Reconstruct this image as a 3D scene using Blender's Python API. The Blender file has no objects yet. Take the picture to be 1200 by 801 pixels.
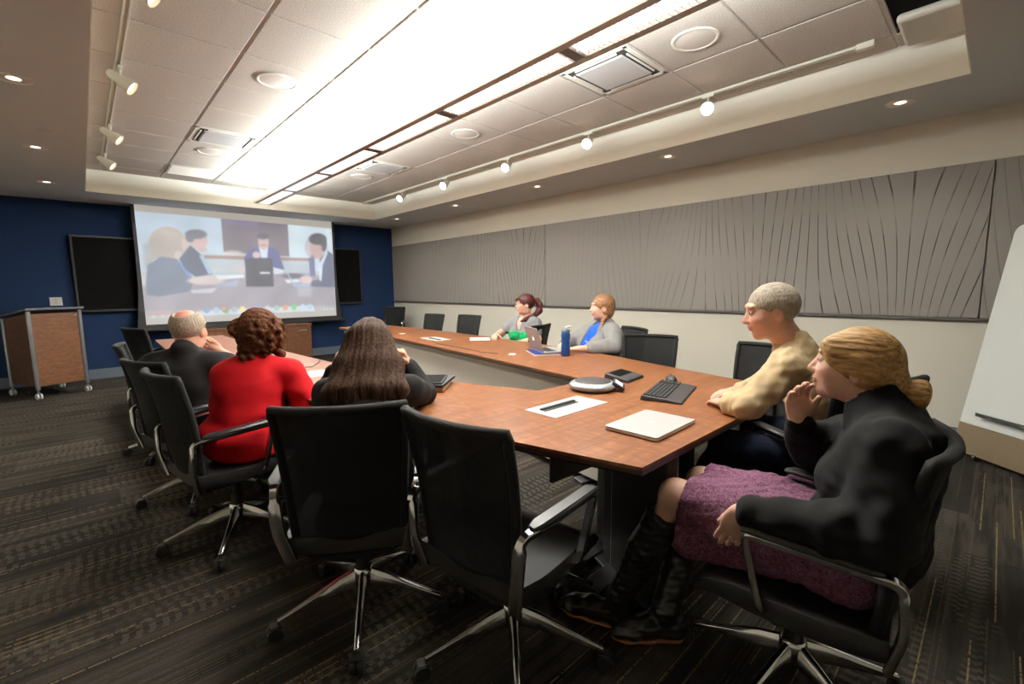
import bpy, math, random
import numpy as np
from mathutils import Vector, Matrix
random.seed(7)
SC = bpy.context.scene
COL = SC.collection
PI = math.pi
V = Vector

# ------------------------------------------------------------------ materials
def new_mat(name):
    m = bpy.data.materials.new(name); m.use_nodes = True
    nt = m.node_tree; nt.nodes.clear()
    out = nt.nodes.new('ShaderNodeOutputMaterial')
    b = nt.nodes.new('ShaderNodeBsdfPrincipled')
    nt.links.new(b.outputs[0], out.inputs[0])
    return m, nt, b, out
class G:
    """small node-graph helper"""
    def __init__(s, nt): s.nt = nt
    def n(s, t, **k):
        o = s.nt.nodes.new(t)
        for a, v in k.items(): setattr(o, a, v)
        return o
    def put(s, sock, v):
        if isinstance(v, bpy.types.NodeSocket): s.nt.links.new(v, sock)
        elif v is not None: sock.default_value = v
    def m(s, op, a, b=None, c=None, clamp=False):
        o = s.n('ShaderNodeMath', operation=op, use_clamp=clamp)
        s.put(o.inputs[0], a); s.put(o.inputs[1], b); s.put(o.inputs[2], c)
        return o.outputs[0]
    def noise(s, vec, scale=5, detail=2, rough=.5, dist=0):
        o = s.n('ShaderNodeTexNoise'); s.put(o.inputs['Vector'], vec)
        o.inputs['Scale'].default_value = scale; o.inputs['Detail'].default_value = detail
        o.inputs['Roughness'].default_value = rough; o.inputs['Distortion'].default_value = dist
        return o.outputs[0]
    def white(s, vec):
        o = s.n('ShaderNodeTexWhiteNoise', noise_dimensions='3D'); s.put(o.inputs['Vector'], vec); return o.outputs[0]
    def coord(s, which='Object'):
        return s.n('ShaderNodeTexCoord').outputs[which]
    def map(s, vec, scale=(1, 1, 1), rot=(0, 0, 0), loc=(0, 0, 0)):
        o = s.n('ShaderNodeMapping'); s.put(o.inputs['Vector'], vec)
        o.inputs['Scale'].default_value = scale; o.inputs['Rotation'].default_value = rot; o.inputs['Location'].default_value = loc
        return o.outputs[0]
    def sep(s, vec):
        o = s.n('ShaderNodeSeparateXYZ'); s.put(o.inputs[0], vec); return o.outputs
    def comb(s, x, y, z):
        o = s.n('ShaderNodeCombineXYZ'); s.put(o.inputs[0], x); s.put(o.inputs[1], y); s.put(o.inputs[2], z); return o.outputs[0]
    def mix(s, f, a, b):
        o = s.n('ShaderNodeMix', data_type='RGBA'); s.put(o.inputs[0], f)
        s.put(o.inputs[6], a if isinstance(a, bpy.types.NodeSocket) else (*a, 1) if len(a) == 3 else a)
        s.put(o.inputs[7], b if isinstance(b, bpy.types.NodeSocket) else (*b, 1) if len(b) == 3 else b)
        return o.outputs[2]
    def ramp(s, f, stops):
        o = s.n('ShaderNodeValToRGB'); s.put(o.inputs[0], f)
        e = o.color_ramp.elements
        while len(e) < len(stops): e.new(.5)
        for i, (p, c) in enumerate(stops): e[i].position = p; e[i].color = (*c, 1)
        return o.outputs[0]
    def bump(s, h, strength=.2, dist=.002):
        o = s.n('ShaderNodeBump'); s.put(o.inputs['Height'], h)
        o.inputs['Strength'].default_value = strength; o.inputs['Distance'].default_value = dist
        return o.outputs[0]
def lin(r, g, b):
    f = lambda c: (c/255/12.92) if c/255 <= .04045 else ((c/255+.055)/1.055)**2.4
    return (f(r), f(g), f(b))
def plain(name, col, rough=.5, metal=0, spec=.5, noise=0, nscale=40, bump=0, bscale=200, bdist=.001):
    m, nt, b, out = new_mat(name); g = G(nt)
    co = g.coord()
    b.inputs['Roughness'].default_value = rough; b.inputs['Metallic'].default_value = metal
    b.inputs['Specular IOR Level'].default_value = spec
    nz = g.noise(co, nscale, 3)
    lo = tuple(c*(1-noise) for c in col); hi = tuple(min(1, c*(1+noise)) for c in col)
    nt.links.new(g.mix(nz, lo, hi), b.inputs['Base Color'])
    if bump: nt.links.new(g.bump(g.noise(co, bscale, 2), bump, bdist), b.inputs['Normal'])
    return m
def emit(name, col, strength):
    m, nt, b, out = new_mat(name)
    b.inputs['Base Color'].default_value = (*col, 1)
    b.inputs['Emission Color'].default_value = (*col, 1); b.inputs['Emission Strength'].default_value = strength; m.cycles.emission_sampling = 'NONE'
    return m
def attr_mat(name, rough=.5, spec=.4, bump=0, bscale=300, bdist=.001, scale=(1, 1, 1), var=.0, vscale=60, sss=0):
    """base colour read from the mesh's own colour attribute, with procedural variation"""
    m, nt, b, out = new_mat(name); g = G(nt)
    a = g.n('ShaderNodeAttribute', attribute_name='Col'); co = g.map(g.coord(), scale)
    c = a.outputs['Color']
    if var:
        nz = g.noise(co, vscale, 3, .6)
        mm = g.n('ShaderNodeMix', data_type='RGBA', blend_type='MULTIPLY'); mm.inputs[0].default_value = 1
        g.put(mm.inputs[6], c); g.put(mm.inputs[7], g.ramp(nz, [(.3, (1-var,)*3), (.7, (1+var,)*3)])); c = mm.outputs[2]
    nt.links.new(c, b.inputs['Base Color'])
    b.inputs['Roughness'].default_value = rough; b.inputs['Specular IOR Level'].default_value = spec
    if sss:
        b.inputs['Subsurface Weight'].default_value = sss; b.inputs['Subsurface Radius'].default_value = (.01, .004, .002)
    if bump: nt.links.new(g.bump(g.noise(co, bscale, 3, .6), bump, bdist), b.inputs['Normal'])
    return m

# ------------------------------------------------------------------ mesh builder
class MB:
    def __init__(s): s.v = []; s.f = []
    def add(s, vs, fs):
        o = len(s.v); s.v += [tuple(p) for p in vs]; s.f += [tuple(i+o for i in f) for f in fs]; return s
    def box(s, c, size, R=None):
        hx, hy, hz = size[0]/2, size[1]/2, size[2]/2
        p = [V((x*hx, y*hy, z*hz)) for z in (-1, 1) for y in (-1, 1) for x in (-1, 1)]
        if R is not None: p = [R @ q for q in p]
        c = V(c)
        return s.add([c+q for q in p], [(0, 2, 3, 1), (4, 5, 7, 6), (0, 1, 5, 4), (1, 3, 7, 5), (3, 2, 6, 7), (2, 0, 4, 6)])
    def b2(s, lo, hi): return s.box([(a+b)/2 for a, b in zip(lo, hi)], [b-a for a, b in zip(lo, hi)])
    def cyl(s, a, b, r1, r2=None, n=20, cap=True):
        r2 = r1 if r2 is None else r2; a, b = V(a), V(b); d = (b-a).normalized()
        x = d.orthogonal().normalized(); y = d.cross(x); vs = []
        for p, r in ((a, r1), (b, r2)):
            for i in range(n):
                t = 2*PI*i/n; vs.append(p+(x*math.cos(t)+y*math.sin(t))*r)
        fs = [(i, (i+1) % n, n+(i+1) % n, n+i) for i in range(n)]
        if cap: fs += [tuple(range(n-1, -1, -1)), tuple(range(n, 2*n))]
        return s.add(vs, fs)
    def sweep(s, path, prof, up=(0, 0, 1), cap=True, scale=None):
        """sweep closed 2-D profile (side, up) along a path"""
        path = [V(p) for p in path]; n = len(prof); vs = []; up = V(up)
        for i, p in enumerate(path):
            t = (path[min(i+1, len(path)-1)]-path[max(i-1, 0)]).normalized()
            sd = t.cross(up)
            if sd.length < 1e-4: sd = t.orthogonal()
            sd.normalize(); u = sd.cross(t).normalized(); k = scale[i] if scale else 1
            vs += [p+sd*(a*k)+u*(b*k) for a, b in prof]
        fs = []
        for i in range(len(path)-1):
            for j in range(n):
                fs.append((i*n+j, i*n+(j+1) % n, (i+1)*n+(j+1) % n, (i+1)*n+j))
        if cap: fs += [tuple(range(n-1, -1, -1)), tuple(range((len(path)-1)*n, len(path)*n))]
        return s.add(vs, fs)
    def tube(s, path, r, n=10, up=(0, 0, 1), scale=None):
        return s.sweep(path, [(r*math.cos(2*PI*i/n), r*math.sin(2*PI*i/n)) for i in range(n)], up, True, scale)
    def prism(s, poly, z0, z1):
        n = len(poly)
        vs = [(x, y, z0) for x, y in poly]+[(x, y, z1) for x, y in poly]
        return s.add(vs, [(i, (i+1) % n, n+(i+1) % n, n+i) for i in range(n)]+[tuple(range(n-1, -1, -1)), tuple(range(n, 2*n))])
    def lathe(s, prof, c=(0, 0, 0), n=32, R=None):
        vs = []; k = len(prof); c = V(c)
        for i in range(n):
            t = 2*PI*i/n
            for r, z in prof:
                q = V((r*math.cos(t), r*math.sin(t), z)); vs.append(c+(R @ q if R is not None else q))
        fs = []
        for i in range(n):
            for j in range(k-1):
                fs.append((i*k+j, ((i+1) % n)*k+j, ((i+1) % n)*k+j+1, i*k+j+1))
        return s.add(vs, fs)
    def grid(s, fn, nu, nv):
        vs = [fn(i/(nu-1), j/(nv-1)) for j in range(nv) for i in range(nu)]
        return s.add(vs, [(j*nu+i, j*nu+i+1, (j+1)*nu+i+1, (j+1)*nu+i) for j in range(nv-1) for i in range(nu-1)])
    def mesh(s, name, smooth=35):
        me = bpy.data.meshes.new(name); me.from_pydata(s.v, [], s.f); me.validate(); me.update()
        if smooth:
            me.polygons.foreach_set('use_smooth', [True]*len(me.polygons))
            me.set_sharp_from_angle(angle=math.radians(smooth))
        return me
def link(name, me, mat=None, parent=None, loc=(0, 0, 0), bevel=0, segs=2):
    o = bpy.data.objects.new(name, me); COL.objects.link(o); o.location = loc
    if mat is not None and len(me.materials) == 0: me.materials.append(mat)
    if parent is not None: o.parent = parent
    if bevel:
        md = o.modifiers.new('bevel', 'BEVEL'); md.width = bevel; md.segments = segs; md.limit_method = 'ANGLE'; md.angle_limit = math.radians(35)
        md.harden_normals = False
    return o
def wloc(o):
    p = V((0, 0, 0))
    while o is not None: p = p+V(o.location); o = o.parent
    return p
def obj(name, mb, mat, parent=None, bevel=0, smooth=35, world=True, segs=2, origin=None):
    """link a builder as one mesh; coordinates given in the world unless world=False"""
    if world and parent is not None:
        w = wloc(parent); mb.v = [(x-w.x, y-w.y, z-w.z) for x, y, z in mb.v]
    loc = (0, 0, 0)
    if parent is None and mb.v:
        xs = np.array(mb.v); c = (xs.min(0)+xs.max(0))/2; c[2] = xs[:, 2].min()
        loc = tuple(float(q) for q in c); mb.v = [(x-loc[0], y-loc[1], z-loc[2]) for x, y, z in mb.v]
    return link(name, mb.mesh(name, smooth), mat, parent, loc, bevel, segs)
def tag(o, label, cat, group=None):
    o['label'] = label; o['category'] = cat
    if group: o['group'] = group
    return o
def thing(name, label, cat, loc=(0, 0, 0), rz=0, group=None):
    o = bpy.data.objects.new(name, None); COL.objects.link(o); o.location = loc; o.rotation_euler = (0, 0, rz)
    o.empty_display_size = .1
    return tag(o, label, cat, group)
def struct(name, mb, mat, bevel=0, smooth=0):
    o = obj(name, mb, mat, None, bevel, smooth); o['kind'] = 'structure'; return o
def kids(o): return [c for c in list(bpy.data.objects) if c.parent == o]
CHILD = {}
def dup(root, loc, rz, label, group=None):
    r = root.copy(); COL.objects.link(r); r.location = loc; r.rotation_euler = (0, 0, rz); r['label'] = label
    if group: r['group'] = group
    for ch in kids(root):
        c = ch.copy(); COL.objects.link(c); c.parent = r
        for gc in kids(ch):
            d = gc.copy(); COL.objects.link(d); d.parent = c
    return r
def lamp(name, kind, loc, energy, color, parent=None, target=None, direction=None, **k):
    l = bpy.data.lights.new(name, kind); l.energy = energy; l.color = color
    for a, v in k.items(): setattr(l, a, v)
    o = bpy.data.objects.new(name, l); COL.objects.link(o)
    if parent is not None: o.parent = parent; loc = V(loc)-wloc(parent)
    o.location = loc
    d = V(direction) if direction is not None else V((0, 0, -1))
    o.rotation_euler = d.to_track_quat('-Z', 'Y').to_euler()
    return o
# ================================================================== THE ROOM
CAMZ = 1.327
XL, XR, YB, YN = -2.0, 5.13, 9.36, -2.6          # room extents
HS, HC = 2.635, 2.93                             # soffit and coffer heights
CX0, CX1, CY0, CY1 = .146, 4.215, .233, 8.33     # coffer
T = .6096
# --- carpet
def carpet():
    m, nt, b, out = new_mat('carpet'); g = G(nt)
    co = g.coord(); x, y, z = g.sep(co)
    # plank tiles, long way across the room
    row = g.m('FLOOR', g.m('DIVIDE', y, .305)); off = g.m('MULTIPLY', g.white(g.comb(row, 3., 0.)), 1.2)
    colx = g.m('FLOOR', g.m('DIVIDE', g.m('ADD', x, off), 1.22))
    cell = g.white(g.comb(row, colx, 1.)); cell2 = g.white(g.comb(colx, row, 7.))
    streak = g.noise(g.map(co, (1.3, 16, 1)), 1.0, 3, .6, .2)
    patch = g.noise(g.map(co, (1.6, 5.5, 1)), 1.0, 2, .5)
    base = g.mix(cell, lin(40, 36, 33), lin(66, 60, 53))
    base = g.mix(g.ramp(streak, [(.44, (0, 0, 0)), (.6, (.8, .8, .8))]), base, lin(31, 28, 26))
    # combs of short dashes
    wob = g.m('MULTIPLY', g.white(g.comb(g.m('FLOOR', g.m('DIVIDE', y, .07)), 5., 2.)), .04)
    dash = g.m('GREATER_THAN', g.m('FRACT', g.m('DIVIDE', g.m('ADD', x, wob), .042)), .5)
    edge = g.m('GREATER_THAN', g.m('FRACT', g.m('DIVIDE', g.m('ADD', y, g.m('MULTIPLY', g.noise(co, 9, 1), .07)), .07)), .24)
    dash = g.m('MULTIPLY', dash, edge)
    pm = g.m('MULTIPLY', g.ramp(patch, [(.42, (0, 0, 0)), (.50, (1, 1, 1))]), g.m('GREATER_THAN', cell2, .38))
    base = g.mix(g.m('MULTIPLY', g.m('MULTIPLY', dash, pm), .5), base, lin(88, 80, 70))
    # thin golden threads
    def threads(pitch, thr, seed, width):
        n = g.m('FLOOR', g.m('DIVIDE', y, pitch)); h = g.white(g.comb(n, seed, 0.))
        seg = g.white(g.comb(n, g.m('FLOOR', g.m('ADD', g.m('DIVIDE', x, 1.1), g.m('MULTIPLY', h, 5.))), seed))
        l = g.m('LESS_THAN', g.m('FRACT', g.m('DIVIDE', y, pitch)), width)
        brk = g.m('GREATER_THAN', g.noise(g.map(co, (90, 4, 1)), 1, 1), .42)
        return g.m('MULTIPLY', g.m('MULTIPLY', l, g.m('GREATER_THAN', seg, thr)), brk)
    base = g.mix(g.m('MULTIPLY', threads(.031, .82, 11., .16), .75), base, lin(140, 118, 76))
    base = g.mix(g.m('MULTIPLY', threads(.017, .72, 23., .3), .45), base, lin(92, 79, 58))
    fine = g.noise(g.map(co, (220, 420, 1)), 1, 2)
    base = g.mix(g.ramp(fine, [(.35, (0, 0, 0)), (.65, (1, 1, 1))]), g.mix(.45, base, (0, 0, 0)), base)
    nt.links.new(base, b.inputs['Base Color']); b.inputs['Roughness'].default_value = .95; b.inputs['Specular IOR Level'].default_value = .12
    nt.links.new(g.bump(fine, .5, .003), b.inputs['Normal'])
    return m
def wallpaint(name, c):
    return plain(name, c, .85, 0, .25, .03, 2.5, .08, 350, .001)
M = {}
M['carpet'] = carpet()
M['beige'] = wallpaint('beige_paint', lin(212, 206, 190))
M['navy'] = wallpaint('navy_paint', lin(15, 37, 71))
M['soffit'] = wallpaint('soffit_paint', lin(200, 204, 204))
M['cream'] = wallpaint('cream_paint', lin(242, 240, 226))
M['base_grey'] = plain('base_grey', lin(86, 96, 106), .5, noise=.05)
def tile_mat():
    m, nt, b, out = new_mat('acoustic_tile'); g = G(nt); co = g.coord()
    n1 = g.noise(co, 140, 3, .7); n2 = g.noise(co, 60, 2)
    pits = g.ramp(n1, [(.40, (0, 0, 0)), (.56, (1, 1, 1))])
    nt.links.new(g.mix(pits, lin(172, 163, 152), lin(206, 199, 190)), b.inputs['Base Color'])
    b.inputs['Roughness'].default_value = .95; b.inputs['Specular IOR Level'].default_value = .1
    nt.links.new(g.bump(n1, .45, .004), b.inputs['Normal'])
    return m
M['tile'] = tile_mat()
M['tbar'] = plain('grid_bar', lin(188, 180, 172), .45, noise=.02)
M['white_metal'] = plain('white_metal', lin(226, 222, 210), .4, noise=.02)
M['black_void'] = plain('black_void', (.002, .002, .002), .9)

f = MB(); f.b2((XL, YN, -.1), (XR, YB, 0)); struct('floor', f, M['carpet'])
f = MB(); f.b2((XL, YB, 0), (XR+.15, YB+.15, 3.1)); struct('wall_back', f, M['navy'])
f = MB(); f.b2((XR, YN, 0), (XR+.15, YB, 3.1)); struct('wall_right', f, M['beige'])
f = MB(); f.b2((XL-.15, YN, 0), (XL, YB+.15, 3.1)); struct('wall_left', f, M['beige'])
f = MB(); f.b2((XL-.15, YN-.15, 0), (XR+.15, YN, 3.1)); struct('wall_near', f, M['beige'])
BH = .15
f = MB(); f.b2((XL, YB-.012, 0), (XR, YB, BH)); struct('baseboard_back', f, M['base_grey'])
f = MB(); f.b2((XR-.012, YN, 0), (XR, YB-.012, BH)); struct('baseboard_right', f, M['base_grey'])
f = MB(); f.b2((XL, YN, 0), (XL+.012, YB-.012, BH)); struct('baseboard_left', f, M['base_grey'])
# --- soffit ring (drywall) and the faces of the coffer
f = MB()
f.b2((XL, YN, HS), (XR, CY0, 3.0)); f.b2((XL, CY1, HS), (XR, YB, 3.0))
f.b2((XL, CY0, HS), (CX0, CY1, 3.0)); f.b2((CX1, CY0, HS), (XR, CY1, 3.0))
o = struct('ceiling', f, M['soffit'])
f = MB(); e = .006
f.b2((CX0, CY1-e, HS), (CX1, CY1, HC+.02)); f.b2((CX1-e, CY0, HS), (CX1, CY1, HC+.02))
f.b2((CX0, CY0, HS), (CX0+e, CY1, HC+.02)); f.b2((CX0, CY0, HS), (CX1, CY0+e, HC+.02))
struct('trim_1', f, M['cream'])
# --- acoustic tiles: bevelled slabs in a T-bar grid
GX = [CX0, .331, .9406, 1.5502, 2.1598, 2.7694, 3.379, 3.9886, CX1]
GY = [CY0]+[3.0446+k*T for k in range(-4, 9)]+[CY1]
f = MB(); g_ = .011
for i in range(len(GX)-1):
    for j in range(len(GY)-1):
        x0, x1, y0, y1 = GX[i], GX[i+1], GY[j], GY[j+1]
        if x0 > 3.3 and x1 < 4 and j == 0: continue                 # the tile left out by the projector
        a = 0 if i == 0 else g_; b_ = 0 if i == len(GX)-2 else g_
        if x1-x0 < .05: continue
        z = HC-.006; c = .004
        X0, X1, Y0, Y1 = x0+a, x1-b_, y0+g_*.7, y1-g_*.7
        f.add([(X0, Y0, HC+.01), (X1, Y0, HC+.01), (X1, Y1, HC+.01), (X0, Y1, HC+.01), (X0, Y0, z+c), (X1, Y0, z+c), (X1, Y1, z+c), (X0, Y1, z+c),
               (X0+c, Y0+c, z), (X1-c, Y0+c, z), (X1-c, Y1-c, z), (X0+c, Y1-c, z)],
              [(0, 1, 5, 4), (1, 2, 6, 5), (2, 3, 7, 6), (3, 0, 4, 7), (4, 5, 9, 8), (5, 6, 10, 9), (6, 7, 11, 10), (7, 4, 8, 11), (11, 10, 9, 8)])
struct('ceiling', f, M['tile'])
f = MB()
for x in GX[1:-1]: f.b2((x-.016, CY0+e, HC), (x+.016, CY1-e, HC+.02))
for y in GY[1:-1]: f.b2((CX0+e, y-.014, HC+.001), (CX1-e, y+.014, HC+.02))
struct('trim_2', f, M['tbar'])
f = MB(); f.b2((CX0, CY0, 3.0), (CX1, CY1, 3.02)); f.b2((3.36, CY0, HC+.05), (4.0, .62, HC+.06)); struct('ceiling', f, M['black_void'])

# --- fabric wall panels on the right wall, grooves fan up and down
def panel_mat():
    m, nt, b, out = new_mat('grey_fabric_panel'); g = G(nt); co = g.coord(); x, y, z = g.sep(co)
    A = g.m('ADD', g.m('MULTIPLY', g.m('SINE', g.m('MULTIPLY', y, 5.1)), .16), g.m('MULTIPLY', g.m('SINE', g.m('ADD', g.m('MULTIPLY', y, 2.3), 1.1)), .10))
    ph = g.m('DIVIDE', g.m('ADD', y, g.m('MULTIPLY', g.m('SUBTRACT', z, .62), A)), .082)
    fr = g.m('ABSOLUTE', g.m('SUBTRACT', g.m('FRACT', ph), .5))
    line = g.m('LESS_THAN', fr, .045)
    fade = g.ramp(g.noise(g.map(co, (1, 1.1, 2.2)), 1.2, 2), [(.36, (.12,)*3), (.55, (1,)*3)])
    weave = g.noise(g.map(co, (1, 300, 300)), 1, 2)
    bc = g.mix(weave, lin(112, 108, 103), lin(132, 127, 121))
    near_ = g.ramp(g.m('MULTIPLY_ADD', y, -.18, .55), [(.25, (.22,)*3), (.62, (1,)*3)])
    bc = g.mix(g.m('MULTIPLY', g.m('MULTIPLY', line, g.m('MULTIPLY', fade, near_)), .9), bc, lin(46, 41, 41))
    nt.links.new(bc, b.inputs['Base Color']); b.inputs['Roughness'].default_value = .9; b.inputs['Specular IOR Level'].default_value = .2
    nt.links.new(g.bump(g.m('SUBTRACT', weave, g.m('MULTIPLY', line, 3)), .15, .002), b.inputs['Normal'])
    return m
M['panel'] = panel_mat(); M['dark_trim'] = plain('panel_trim', lin(66, 60, 60), .6, noise=.05)
ys = [9.30, 4.70, .10, -2.2]
names = ['long grey fabric wall panel running to the navy wall corner', 'long grooved grey fabric wall panel behind grey cardigan woman and khaki man', 'grooved grey fabric wall panel at right edge above the whiteboard']
for i in range(3):
    t = thing('wall_panel', names[i], 'wall panel', (XR, (ys[i]+ys[i+1])/2, 1.04), 0, 'fabric wall panels')
    f = MB(); f.b2((XR-.035, ys[i+1]+.004, 1.05), (XR-.001, ys[i]-.004, 2.245)); obj('panel_face', f, M['panel'], t, .004)
    f = MB(); f.b2((XR-.038, ys[i+1]+.001, 1.028), (XR-.001, ys[i]-.001, 1.049)); obj('bottom_rail', f, M['dark_trim'], t)

# ------------------------------------------------------------------ ceiling fittings
M['glow_warm'] = emit('warm_lamp', (1, .80, .64), 2.0)
M['glow_soft'] = emit('soft_lamp', (1, .78, .60), 2.2)
M['reflector'] = plain('can_reflector', lin(236, 228, 216), .3, .3)
def downlight(x, y, label, power=9):
    t = thing('recessed_downlight', label, 'ceiling light', (x, y, HS), 0, 'recessed downlights in the soffit')
    f = MB(); f.lathe([(.088, 0), (.086, -.006), (.076, -.007), (.073, -.001)], (x, y, HS)); obj('trim_ring', f, M['white_metal'], t)
    f = MB(); f.lathe([(.0745, -.0015), (.05, -.0012), (.034, -.001)], (x, y, HS)); obj('reflector', f, M['reflector'], t)
    f = MB(); f.lathe([(.034, -.002), (.02, -.004), (.0005, -.005)], (x, y, HS)); obj('bulb', f, M['glow_warm'], t)
    lamp('downlight_lamp', 'SPOT', (x, y, HS-.03), power, (1, .92, .80), t, spot_size=math.radians(112), spot_blend=.7, shadow_soft_size=.06)
LY = [.61, 2.43, 4.27, 6.08, 7.95]
for y, l in zip([4.265, 6.106, 7.92], ['recessed round downlight in left soffit, nearest of the three in view',
              'recessed round downlight in left soffit, middle of the three in view', 'recessed round downlight in left soffit, nearest the navy wall']):
    downlight(-.19, y, l)
for y, l in zip(LY, ['recessed round downlight in right soffit above the whiteboard', 'recessed round downlight in right soffit, second from the camera',
              'recessed round downlight in right soffit, third from the camera', 'recessed round downlight in right soffit, fourth from the camera', 'recessed round downlight in right soffit by the navy wall corner']):
    downlight(4.48, y, l)
for (x, y), l in zip([(-.1, 5.445), (4.63, 2.82), (4.5, 5.5)], ['small flat sprinkler cover in left soffit between two downlights', 'small flat sprinkler cover in right soffit beside second downlight', 'small flat sprinkler cover in right soffit near the far end']):
    f = MB(); f.lathe([(.045, .003), (.044, -.004), (.036, -.007), (.0005, -.008)], (x, y, HS)); tag(obj('sprinkler_cover', f, M['soffit']), l, 'sprinkler cover', 'sprinkler covers')
# --- ceiling speakers
M['grille'] = plain('speaker_grille', lin(214, 206, 196), .6, noise=.06, nscale=400)
for (x, y), l in zip([(1.245, 3.95), (1.245, 6.4), (3.074, 1.5), (3.074, 3.96), (3.074, 6.4)],
        ['round ceiling speaker grille left of bright light strip, nearest camera', 'round ceiling speaker grille left of light strip, beyond the air vent', 'round ceiling speaker grille right of light fixture, nearest camera',
         'round ceiling speaker grille right of light fixture, middle of three', 'round ceiling speaker grille right of light fixture, farthest of three']):
    t = thing('ceiling_speaker', l, 'speaker', (x, y, HC-.02), 0, 'ceiling speakers')
    f = MB(); f.lathe([(.148, .014), (.147, .009), (.138, .006), (.128, .008), (.126, .012)], (x, y, HC-.02), 40); obj('rim', f, M['white_metal'], t)
    f = MB(); f.lathe([(.127, .010), (.09, .006), (.04, .004), (.0005, .0035)], (x, y, HC-.02), 40); obj('grille', f, M['grille'], t)
# --- air diffusers
M['vent_dark'] = plain('vent_shadow', lin(60, 56, 52), .8)
M['vent_grey'] = plain('vent_face', lin(196, 196, 196), .4)
def diffuser(cx, cy, label):
    t = thing('air_diffuser', label, 'air vent', (cx, cy, HC-.02), 0, 'square air diffusers')
    h = .285
    f = MB()
    for a, b_ in (((-h, -h), (h, -h+.035)), ((-h, h-.035), (h, h)), ((-h, -h), (-h+.035, h)), ((h-.035, -h), (h, h))):
        f.b2((cx+a[0], cy+a[1], HC-.011), (cx+b_[0], cy+b_[1], HC-.002))
    obj('frame', f, M['white_metal'], t, .003)
    f = MB(); f.b2((cx-h+.03, cy-h+.03, HC-.008), (cx+h-.03, cy+h-.03, HC-.0065)); obj('throat', f, M['vent_dark'], t)
    f = MB(); k = .205
    f.add([(cx-k, cy-k, HC-.012), (cx+k, cy-k, HC-.012), (cx+k, cy+k, HC-.012), (cx-k, cy+k, HC-.012), (cx-k+.015, cy-k+.015, HC-.020), (cx+k-.015, cy-k+.015, HC-.020), (cx+k-.015, cy+k-.015, HC-.020), (cx-k+.015, cy+k-.015, HC-.020)],
          [(0, 1, 5, 4), (1, 2, 6, 5), (2, 3, 7, 6), (3, 0, 4, 7), (7, 6, 5, 4), (0, 3, 2, 1)])
    obj('centre_plate', f, M['vent_grey'], t, .002)
    for sx, sy in ((1, 0), (-1, 0), (0, 1), (0, -1)):
        f = MB(); f.box((cx+sx*.232, cy+sy*.232, HC-.012), (.012 if sx else .36, .012 if sy else .36, .008)); obj('blade', f, M['white_metal'], t)
diffuser(1.2454, 5.788, 'square air diffuser left of the light strip between two speakers')
diffuser(3.0742, 2.13, 'large square air diffuser right of light fixture, nearest camera')
diffuser(3.0742, 5.788, 'square air diffuser right of light fixture, toward the projection screen')
t = thing('return_grille', 'flat return air grille in ceiling close to the projection screen', 'air vent', (1.2454, 7.62, HC-.02))
f = MB(); f.b2((.965, 7.34, HC-.014), (1.53, 7.90, HC-.008)); obj('grille_face', f, M['vent_grey'], t, .002)
f = MB()
for k in range(14): f.b2((.985, 7.37+k*.038, HC-.02), (1.51, 7.376+k*.038, HC-.013))
obj('grille_bars', f, M['white_metal'], t)
# --- track lights
M['track_white'] = plain('track_white', lin(216, 212, 196), .4, noise=.02)
M['lens_glow'] = emit('track_lens', (1, .82, .64), 1.7)
M['lens_hot'] = emit('track_lens_hot', (1, .90, .74), 28)
def track(x, y0, y1, label):
    t = thing('track_rail', label, 'track light rail', (x, (y0+y1)/2, HC-.02), 0, 'ceiling light tracks')
    f = MB(); f.b2((x-.018, y0, HC-.030), (x-.010, y1, HC-.005)); f.b2((x+.010, y0, HC-.030), (x+.018, y1, HC-.005)); f.b2((x-.018, y0, HC-.012), (x+.018, y1, HC-.004)); obj('channel', f, M['track_white'], t, .001)
    f = MB(); f.b2((x-.022, y0-.10, HC-.045), (x+.022, y0, HC-.004)); obj('end_feed', f, M['track_white'], t, .004)
def head(x, y, d, label, hot, power, size):
    """track head: adapter, stem, yoke and a can aimed along d"""
    t = thing('track_light', label, 'track light', (x, y, HC-.03), 0, 'track light heads on the ceiling tracks')
    f = MB(); f.b2((x-.014, y-.05, HC-.05), (x+.014, y+.05, HC-.031)); obj('adapter', f, M['track_white'], t, .004)
    f = MB(); f.cyl((x, y, HC-.05), (x, y, HC-.105), .007, n=10); obj('stem', f, M['track_white'], t)
    d = V(d).normalized(); p = V((x, y, HC-.12))
    R = d.to_track_quat('Z', 'Y').to_matrix()
    f = MB(); f.lathe([(.0005, -.085), (.024, -.083), (.030, -.07), (.034, -.02), (.050, .03), (.054, .075), (.050, .078), (.047, .055)], p, 28, R); obj('lamp_can', f, M['track_white'], t)
    f = MB(); f.lathe([(.047, .057), (.03, .060), (.0005, .062)], p, 28, R); obj('lens', f, M['lens_hot'] if hot else M['lens_glow'], t)
    lamp('track_lamp', 'SPOT', tuple(p+d*.09), power, (1, .93, .82), t, direction=d, spot_size=math.radians(size), spot_blend=.6, shadow_soft_size=.04)
track(.325, 1.2, 7.9, 'white ceiling light track along the left side of the coffer')
track(3.972, .80, 8.28, 'white ceiling light track along the right side of the coffer')
for i, (y, n) in enumerate(zip([3.0, 4.39, 5.93, 7.19], ['nearest camera, cut by top of frame', 'second from the camera', 'third from the camera', 'nearest the projection screen'])):
    head(.335, y, (.95, -.32, -.75), 'white track light head on left ceiling track, '+n, False, 26, 62)
for i, (y, n) in enumerate(zip([1.80, 3.04, 4.28, 5.6, 6.83], ['nearest camera and brightest', 'second from camera', 'middle of five', 'fourth from camera', 'nearest the screen'])):
    head(3.96, y, (-1, -.36, -.62), 'glowing track light head on right ceiling track, '+n, True, 22, 70)
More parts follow.
